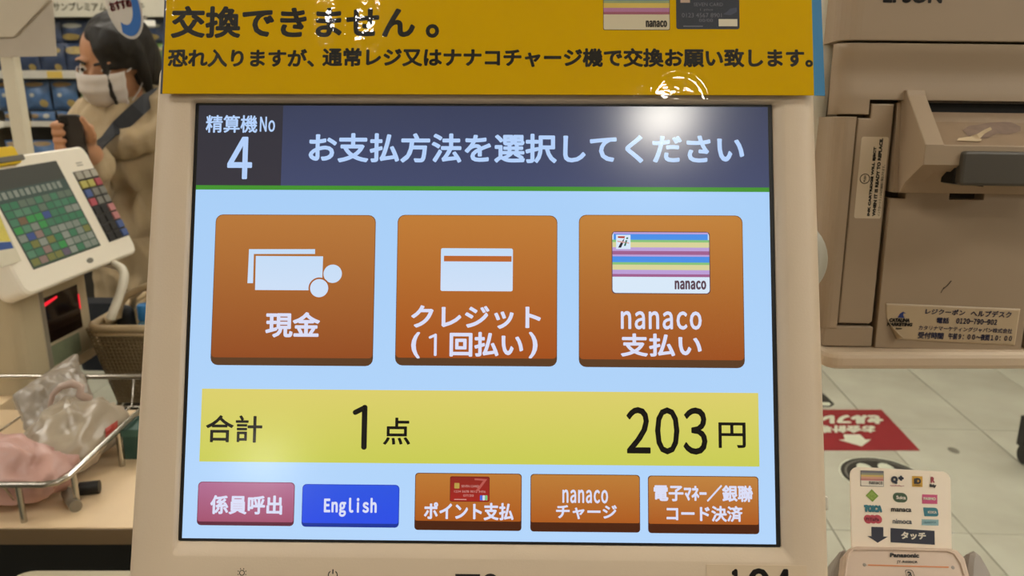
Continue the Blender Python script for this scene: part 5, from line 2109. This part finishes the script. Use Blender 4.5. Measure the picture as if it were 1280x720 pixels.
mb.v = [Vector((v.x, -v.z, v.y)) for v in mb.v]
mb.build('card', mat('bright_white_plate', 'f2eee4', 0.5), wt)
MB().box((-0.01, -0.004, 0.014), (0.01, 0.006, 0.036)).build('hook', M_chrome, wt)

# ------------------------------------------------------------------ the person behind the partition
HC = P(143, 80, 2.16)                    # middle of the head
px_, py_ = HC.x + 0.05, HC.y + 0.045      # body axis
pers = thing('person', 'person with dark hair and white face mask in tan hooded coat holding a phone', 'person', Vector((px_, py_, 0)))
PO = Vector((px_, py_, 0))
hf = Vector((-0.20, -1, -0.30)).normalized()          # where the face points
hr = Vector((0.10, 0, 1)).cross(hf).normalized() * -1.0
hr = hr if hr.x > 0 else -hr     # the face's own left-to-right axis in the picture
hu = hf.cross(hr).normalized()
hu = hu if hu.z > 0 else -hu
hc = HC - PO


def hd(a, b, c):
    """head point: a to picture right, b out of the face, c up"""
    return hc + hr * a + hf * b + hu * c


RM = Matrix((-hr, hf, hu)).transposed()
if RM.determinant() < 0:
    RM = Matrix((hr, hf, hu)).transposed()
rhand = P(91, 172, 1.93) - PO
M_skin = mat('skin', 'b98560', 0.5, 0.06, 20, spec=0.35)
bd = MB()
ico = lambda c, r: bd.sphere(c, r, 20, 14, rot=RM)
ico(hd(0, -0.008, 0.030), (0.075, 0.094, 0.088))
ico(hd(0, 0.018, -0.035), (0.060, 0.068, 0.075))
ico(hd(0, 0.050, -0.082), (0.030, 0.030, 0.026))
ico(hd(0, 0.068, -0.01), (0.045, 0.022, 0.05))
bd.limb([(hd(0, 0.086, 0.012), 0.008), (hd(0, 0.104, -0.022), 0.012)], 10)
for s in (-1, 1):
    ico(hd(s * 0.012, 0.094, -0.026), (0.009, 0.010, 0.008))
    ico(hd(s * 0.075, -0.006, -0.008), (0.009, 0.018, 0.030))
    ico(hd(s * 0.034, 0.074, -0.024), (0.020, 0.016, 0.016))
    ico(hd(s * 0.030, 0.082, 0.030), (0.022, 0.010, 0.008))
ico(hd(0, 0.085, -0.062), (0.022, 0.012, 0.009))
bd.limb([(hd(0, -0.012, -0.06), 0.055), (Vector((0, 0.0, 1.37)), 0.056)])
# trunk
for z, rx, ry, y in ((1.33, 0.165, 0.085, 0.01), (1.22, 0.155, 0.10, 0.0), (1.08, 0.135, 0.095, 0.0), (0.95, 0.150, 0.105, 0.0), (0.85, 0.155, 0.112, 0.005)):
    bd.sphere((0, y, z), (rx, ry, 0.12), 22, 14)
SHR, SHL = Vector((-0.165, 0.01, 1.345)), Vector((0.165, 0.01, 1.345))
ELR = Vector((-0.235, -0.02, 1.09))
WRR = rhand + Vector((0.012, 0.055, -0.045))
ELL, WRL = Vector((0.225, 0.03, 1.08)), Vector((0.225, -0.09, 0.86))
bd.limb([(SHR, 0.052), (ELR, 0.040), (WRR, 0.027)])
bd.limb([(SHL, 0.052), (ELL, 0.040), (WRL, 0.027)])
for s in (-1, 1):
    bd.limb([((s * 0.078, 0.0, 0.84), 0.082), ((s * 0.095, -0.01, 0.46), 0.056), ((s * 0.10, 0.02, 0.10), 0.038)])
    bd.limb([((s * 0.10, 0.02, 0.055), 0.040), ((s * 0.11, -0.13, 0.032), 0.030)])
# right hand round the phone: palm behind it, four fingers wrapping, thumb in front
pc_ = rhand + Vector((0, -0.012, 0.0))
fx_ = Vector((1, 0.10, 0)).normalized()
fz_ = Vector((0.05, -0.15, 1)).normalized()
fyv = fz_.cross(fx_).normalized()          # away from the camera side
hp = lambda a, b, c: rhand + fx_ * a + fyv * b + fz_ * c
bd.limb([(WRR, 0.026), (hp(0.012, 0.024, -0.03), 0.024)])
bd.limb([(hp(-0.022, 0.022, -0.012), 0.014), (hp(0.028, 0.024, -0.014), 0.015)])
bd.limb([(hp(-0.020, 0.022, 0.022), 0.013), (hp(0.030, 0.024, 0.016), 0.014)])
bd.limb([(hp(0.004, 0.022, -0.02), 0.016), (hp(0.004, 0.022, 0.03), 0.014)])
for k, (dz, ln) in enumerate(((0.030, 0.95), (0.011, 1.05), (-0.008, 1.0), (-0.026, 0.85))):
    bd.limb([(hp(-0.022, 0.020, dz), 0.0088), (hp(-0.036, 0.008, dz + 0.002), 0.0082), (hp(-0.036, -0.012, dz + 0.003), 0.0076), (hp(-0.036 + 0.024 * ln, -0.018, dz + 0.004), 0.0066)], 8)
bd.limb([(hp(0.034, 0.018, -0.012), 0.013), (hp(0.047, -0.002, 0.006), 0.0105), (hp(0.044, -0.017, 0.030), 0.0085), (hp(0.036, -0.019, 0.050), 0.0072)], 8)
# left hand hanging, lightly curled
lh = WRL + Vector((0.0, -0.05, -0.055))
bd.limb([(WRL, 0.026), (lh, 0.028)])
for k in range(4):
    q0 = lh + Vector((-0.024 + 0.016 * k, -0.012, -0.012))
    bd.limb([(q0, 0.0088), (q0 + Vector((0, -0.014, -0.032 - 0.003 * (k in (1, 2)))), 0.008), (q0 + Vector((0, -0.004, -0.060)), 0.007)], 8)
bd.limb([(lh + Vector((-0.024, 0.0, 0.01)), 0.011), (lh + Vector((-0.045, -0.022, -0.012)), 0.0095), (lh + Vector((-0.040, -0.036, -0.032)), 0.008)], 8)
body = remeshed(bd, 'body', M_skin, pers, 0.0046, 3)
# eyes and brows
M_eye = mat('eye_white', 'cfc4b4', 0.3)
M_iris = mat('dark_iris', '1c120c', 0.25)
M_hair = mat('dark_hair', '1d1813', 0.6, 0.3, 90, bump=0.3, bscale=160, spec=0.3)
for s in (-1, 1):
    e = MB()
    e.sphere(hd(s * 0.031, 0.080, 0.008), (0.0125, 0.010, 0.0065), 14, 10, rot=RM)
    ey = e.build('eye', M_eye, pers)
    e = MB()
    e.sphere(hd(s * 0.031, 0.0885, 0.007), (0.0055, 0.003, 0.0055), 12, 8, rot=RM)
    e.build('iris', M_iris, ey)
    e = MB()
    e.limb([(hd(s * 0.014, 0.096, 0.026), 0.0035), (hd(s * 0.032, 0.093, 0.031), 0.004), (hd(s * 0.050, 0.080, 0.026), 0.003)], 8)
    e.build('eyebrow', M_hair, pers)
# mask
mk = MB()


def mask_pt(u, v):
    a = (u - 0.5) * 2.25
    c = 0.004 - 0.098 * v
    bul = 0.030 * math.cos(a) ** 2 * math.sin(math.pi * min(1, 0.15 + v * 0.85)) if abs(a) < 1.57 else 0
    rad = 0.078 - 0.016 * v ** 2
    pl_ = 0.0018 * math.sin(v * math.pi * 6)
    x = rad * math.sin(a) * 0.95
    y = 0.018 + (rad + 0.006) * math.cos(a) + bul + pl_
    return hd(x, y, c)


mk.grid(mask_pt, 26, 24)
mko = mk.build('face_mask', mat('white_mask_fabric', 'cdc3b8', 0.75, 0.04), pers)
mko.modifiers.new('t', 'SOLIDIFY').thickness = 0.002
for s in (-1, 1):
    MB().tube([hd(s * 0.068, 0.050, 0.0), hd(s * 0.078, 0.02, 0.012), hd(s * 0.084, -0.016, 0.006), hd(s * 0.082, -0.02, -0.016), hd(s * 0.072, 0.02, -0.06), hd(s * 0.058, 0.05, -0.088)], 0.0018, 6).build('ear_loop', bpy.data.materials['white_mask_fabric'], mko)
# hair: a full cap, fringe swept to picture right, side locks
hb = MB()
hs = lambda c, r: hb.sphere(c, r, 18, 12, rot=RM)
hs(hd(0.006, -0.030, 0.050), (0.085, 0.090, 0.084))
hs(hd(0.012, -0.052, 0.0), (0.085, 0.075, 0.10))
hs(hd(0.0, -0.07, -0.05), (0.060, 0.045, 0.060))
hs(hd(0.012, 0.018, 0.082), (0.058, 0.056, 0.034))
hs(hd(0.046, 0.030, 0.070), (0.046, 0.056, 0.050))
for t in range(7):
    a = t / 6
    hb.limb([(hd(0.005 + 0.040 * a, 0.050, 0.100 - 0.01 * a), 0.016), (hd(0.020 + 0.042 * a, 0.082 - 0.035 * a, 0.062), 0.014), (hd(0.038 + 0.036 * a, 0.080 - 0.055 * a, 0.018 - 0.01 * a), 0.008)], 8)
hb.limb([(hd(0.026, 0.082, 0.065), 0.012), (hd(0.040, 0.092, 0.01), 0.008), (hd(0.046, 0.098, -0.04), 0.007), (hd(0.050, 0.088, -0.095), 0.005)], 8)
hb.limb([(hd(0.076, 0.012, 0.05), 0.024), (hd(0.086, 0.004, 0.0), 0.016), (hd(0.082, -0.012, -0.07), 0.012)], 10)
hb.limb([(hd(-0.064, 0.006, 0.06), 0.018), (hd(-0.072, 0.004, 0.02), 0.011), (hd(-0.072, -0.006, -0.03), 0.007)], 10)
remeshed(hb, 'hair', M_hair, pers, 0.006, 3, 0.002, 0.02)
# coat with a thick folded hood collar
M_coat = mat('tan_coat_fabric', 'ab9674', 0.85, 0.10, 14, bump=0.5, bscale=70)
cb_ = MB()
for z, rx, ry, y in ((1.35, 0.17, 0.095, 0.012), (1.25, 0.195, 0.125, 0.0), (1.12, 0.195, 0.135, 0.0), (1.0, 0.195, 0.14, 0.0), (0.93, 0.185, 0.135, 0.0), (0.88, 0.185, 0.135, 0.0)):
    cb_.sphere((0, y, z), (rx, ry, 0.11), 26, 14)
cb_.limb([(SHR + Vector((0.02, 0, 0.0)), 0.078), (ELR, 0.070), (WRR + (ELR - WRR) * 0.16, 0.052)], 18)
cb_.limb([(SHL + Vector((-0.02, 0, 0.0)), 0.080), (ELL, 0.072), (WRL + (ELL - WRL) * 0.12, 0.054)], 18)
coat = remeshed(cb_, 'coat', M_coat, pers, 0.009, 6, 0.020, 0.065)
hd_b = MB()
ncol = Vector((0, 0.006, 1.43))
ringp = []
for k in range(24):
    a = 2 * math.pi * k / 24
    fr_ = max(0.0, -math.sin(a))
    ringp.append(ncol + Vector((0.104 * math.cos(a), 0.092 * math.sin(a) - 0.012, 0.022 - 0.075 * fr_ + 0.012 * max(0, math.cos(a)))))
hd_b.tube(ringp, [0.040 + 0.009 * math.sin(3 * k) for k in range(24)], 12, closed=True)
hd_b.sphere((0.0, 0.13, 1.36), (0.13, 0.055, 0.085), 20, 12)
ring2 = [p + Vector((0, -0.014 * max(0, -(p - ncol).y / 0.09), -0.036)) for p in ringp]
hd_b.tube([ncol + (p - ncol) * 1.25 for p in ring2], 0.036, 12, closed=True)
remeshed(hd_b, 'hood', M_coat, pers, 0.008, 4, 0.007, 0.04)
# cuffs, trousers, shoes
for nm, a, b in (('cuff', WRR + (ELR - WRR) * 0.30, WRR + (ELR - WRR) * 0.10), ('cuff', WRL + (ELL - WRL) * 0.26, WRL + (ELL - WRL) * 0.06)):
    MB().tube([a, a + (b - a) * 0.15, b + (a - b) * 0.15, b], [0.048, 0.051, 0.050, 0.044], 18).build(nm, M_coat, pers)
tr_ = MB()
for s in (-1, 1):
    tr_.limb([((s * 0.078, 0.0, 0.80), 0.095), ((s * 0.098, -0.01, 0.46), 0.082), ((s * 0.10, 0.015, 0.11), 0.070)], 18)
tr_.sphere((0, 0, 0.86), (0.168, 0.125, 0.12), 22, 12)
remeshed(tr_, 'trousers', mat('dark_trouser_fabric', '2a2622', 0.85, 0.1), pers, 0.010, 4, 0.004, 0.07)
for s in (-1, 1):
    sh_ = MB()
    sh_.limb([((s * 0.10, 0.035, 0.045), 0.045), ((s * 0.108, -0.06, 0.042), 0.042), ((s * 0.112, -0.15, 0.036), 0.036)], 14)
    remeshed(sh_, 'shoe', mat('dark_shoe_leather', '1c1a18', 0.5), pers, 0.007, 3)
# crossbody bag: strap and pouch
sbag = thing('shoulder_bag', 'dark navy shoulder bag on a diagonal strap across the tan coat', 'bag', PO)
M_strap = mat('dark_navy_strap', '23262c', 0.7, 0.1)
trace = [(184, 126, 2.10), (172, 137, 2.06), (160, 148, 2.04), (148, 159, 2.03), (136, 170, 2.03), (124, 181, 2.035), (112, 192, 2.05), (102, 203, 2.08)]
dg = bpy.context.evaluated_depsgraph_get()
dg.update()
row_a, row_b = [], []


def on_coat(a, b, d0):
    """where the strap lies on the coat"""
    rr = ray(a, b).normalized()
    ok, l_, n_, _i = coat.ray_cast(CAM - PO, rr)
    h_ = hood.ray_cast(CAM - PO, rr)
    best = None
    for ok_, q in ((ok, l_), (h_[0], h_[1])):
        if ok_ and (best is None or (q - (CAM - PO)).length < (best - (CAM - PO)).length):
            best = q
    if best is None:
        best = P(a, b, d0) - PO
    return best - rr * 0.007


hood = [o for o in pers.children if o.name.startswith('hood')][0]
mid_pts = [on_coat(a, b, d) for a, b, d in trace]
back_pts = [mid_pts[0] + Vector((0.02, 0.10, 0.03)), mid_pts[0] + Vector((0.0, 0.20, -0.06)), Vector((-0.05, 0.17, 1.15)), Vector((-0.20, 0.10, 0.95)), mid_pts[-1] + Vector((-0.05, 0.06, -0.06))]
st = MB()
allp = mid_pts + list(reversed(back_pts))
rings = []
L_ = len(allp)
for i, p in enumerate(allp):
    t_ = (allp[(i + 1) % L_] - allp[i - 1]).normalized()
    outw = Vector((p.x, p.y, 0)).normalized()
    s_ = t_.cross(outw).normalized()
    o_w = s_.cross(t_).normalized()
    rings.append([p + s_ * a + o_w * b for a, b in ((-0.019, -0.002), (0.019, -0.002), (0.019, 0.002), (-0.019, 0.002))])
rings.append(rings[0])
st.loft(rings, 0, False, False, smooth=False)
st.build('strap', M_strap, sbag)
MB().loft([[(-0.055 + a, -0.215 + b, z) for a, b in rrect(-0.10, -0.03, 0.10, 0.03, 0.025, 5)] for z in (0.72, 0.735, 0.895, 0.91)], smooth=False).build('pouch', M_strap, sbag)
# phone in the hand
fph = Frame(hp(0.002, -0.003, -0.012) + PO, fx_, -fyv)
phone = thing('phone', 'dark phone held upright in the hand of the person', 'phone', fph.m)
MB().prism(rrect(-0.025, -0.070, 0.027, 0.068, 0.010, 6), -0.0045, 0.0045, bevel=0.002).build('body', mat('dark_phone_shell', '221b1a', 0.3), phone)
MB().prism(rrect(-0.021, 0.040, -0.002, 0.062, 0.005, 5), 0.0045, 0.006, bevel=0.0006).build('camera_bump', mat('black_camera_bump', '0c0b0b', 0.2), phone)
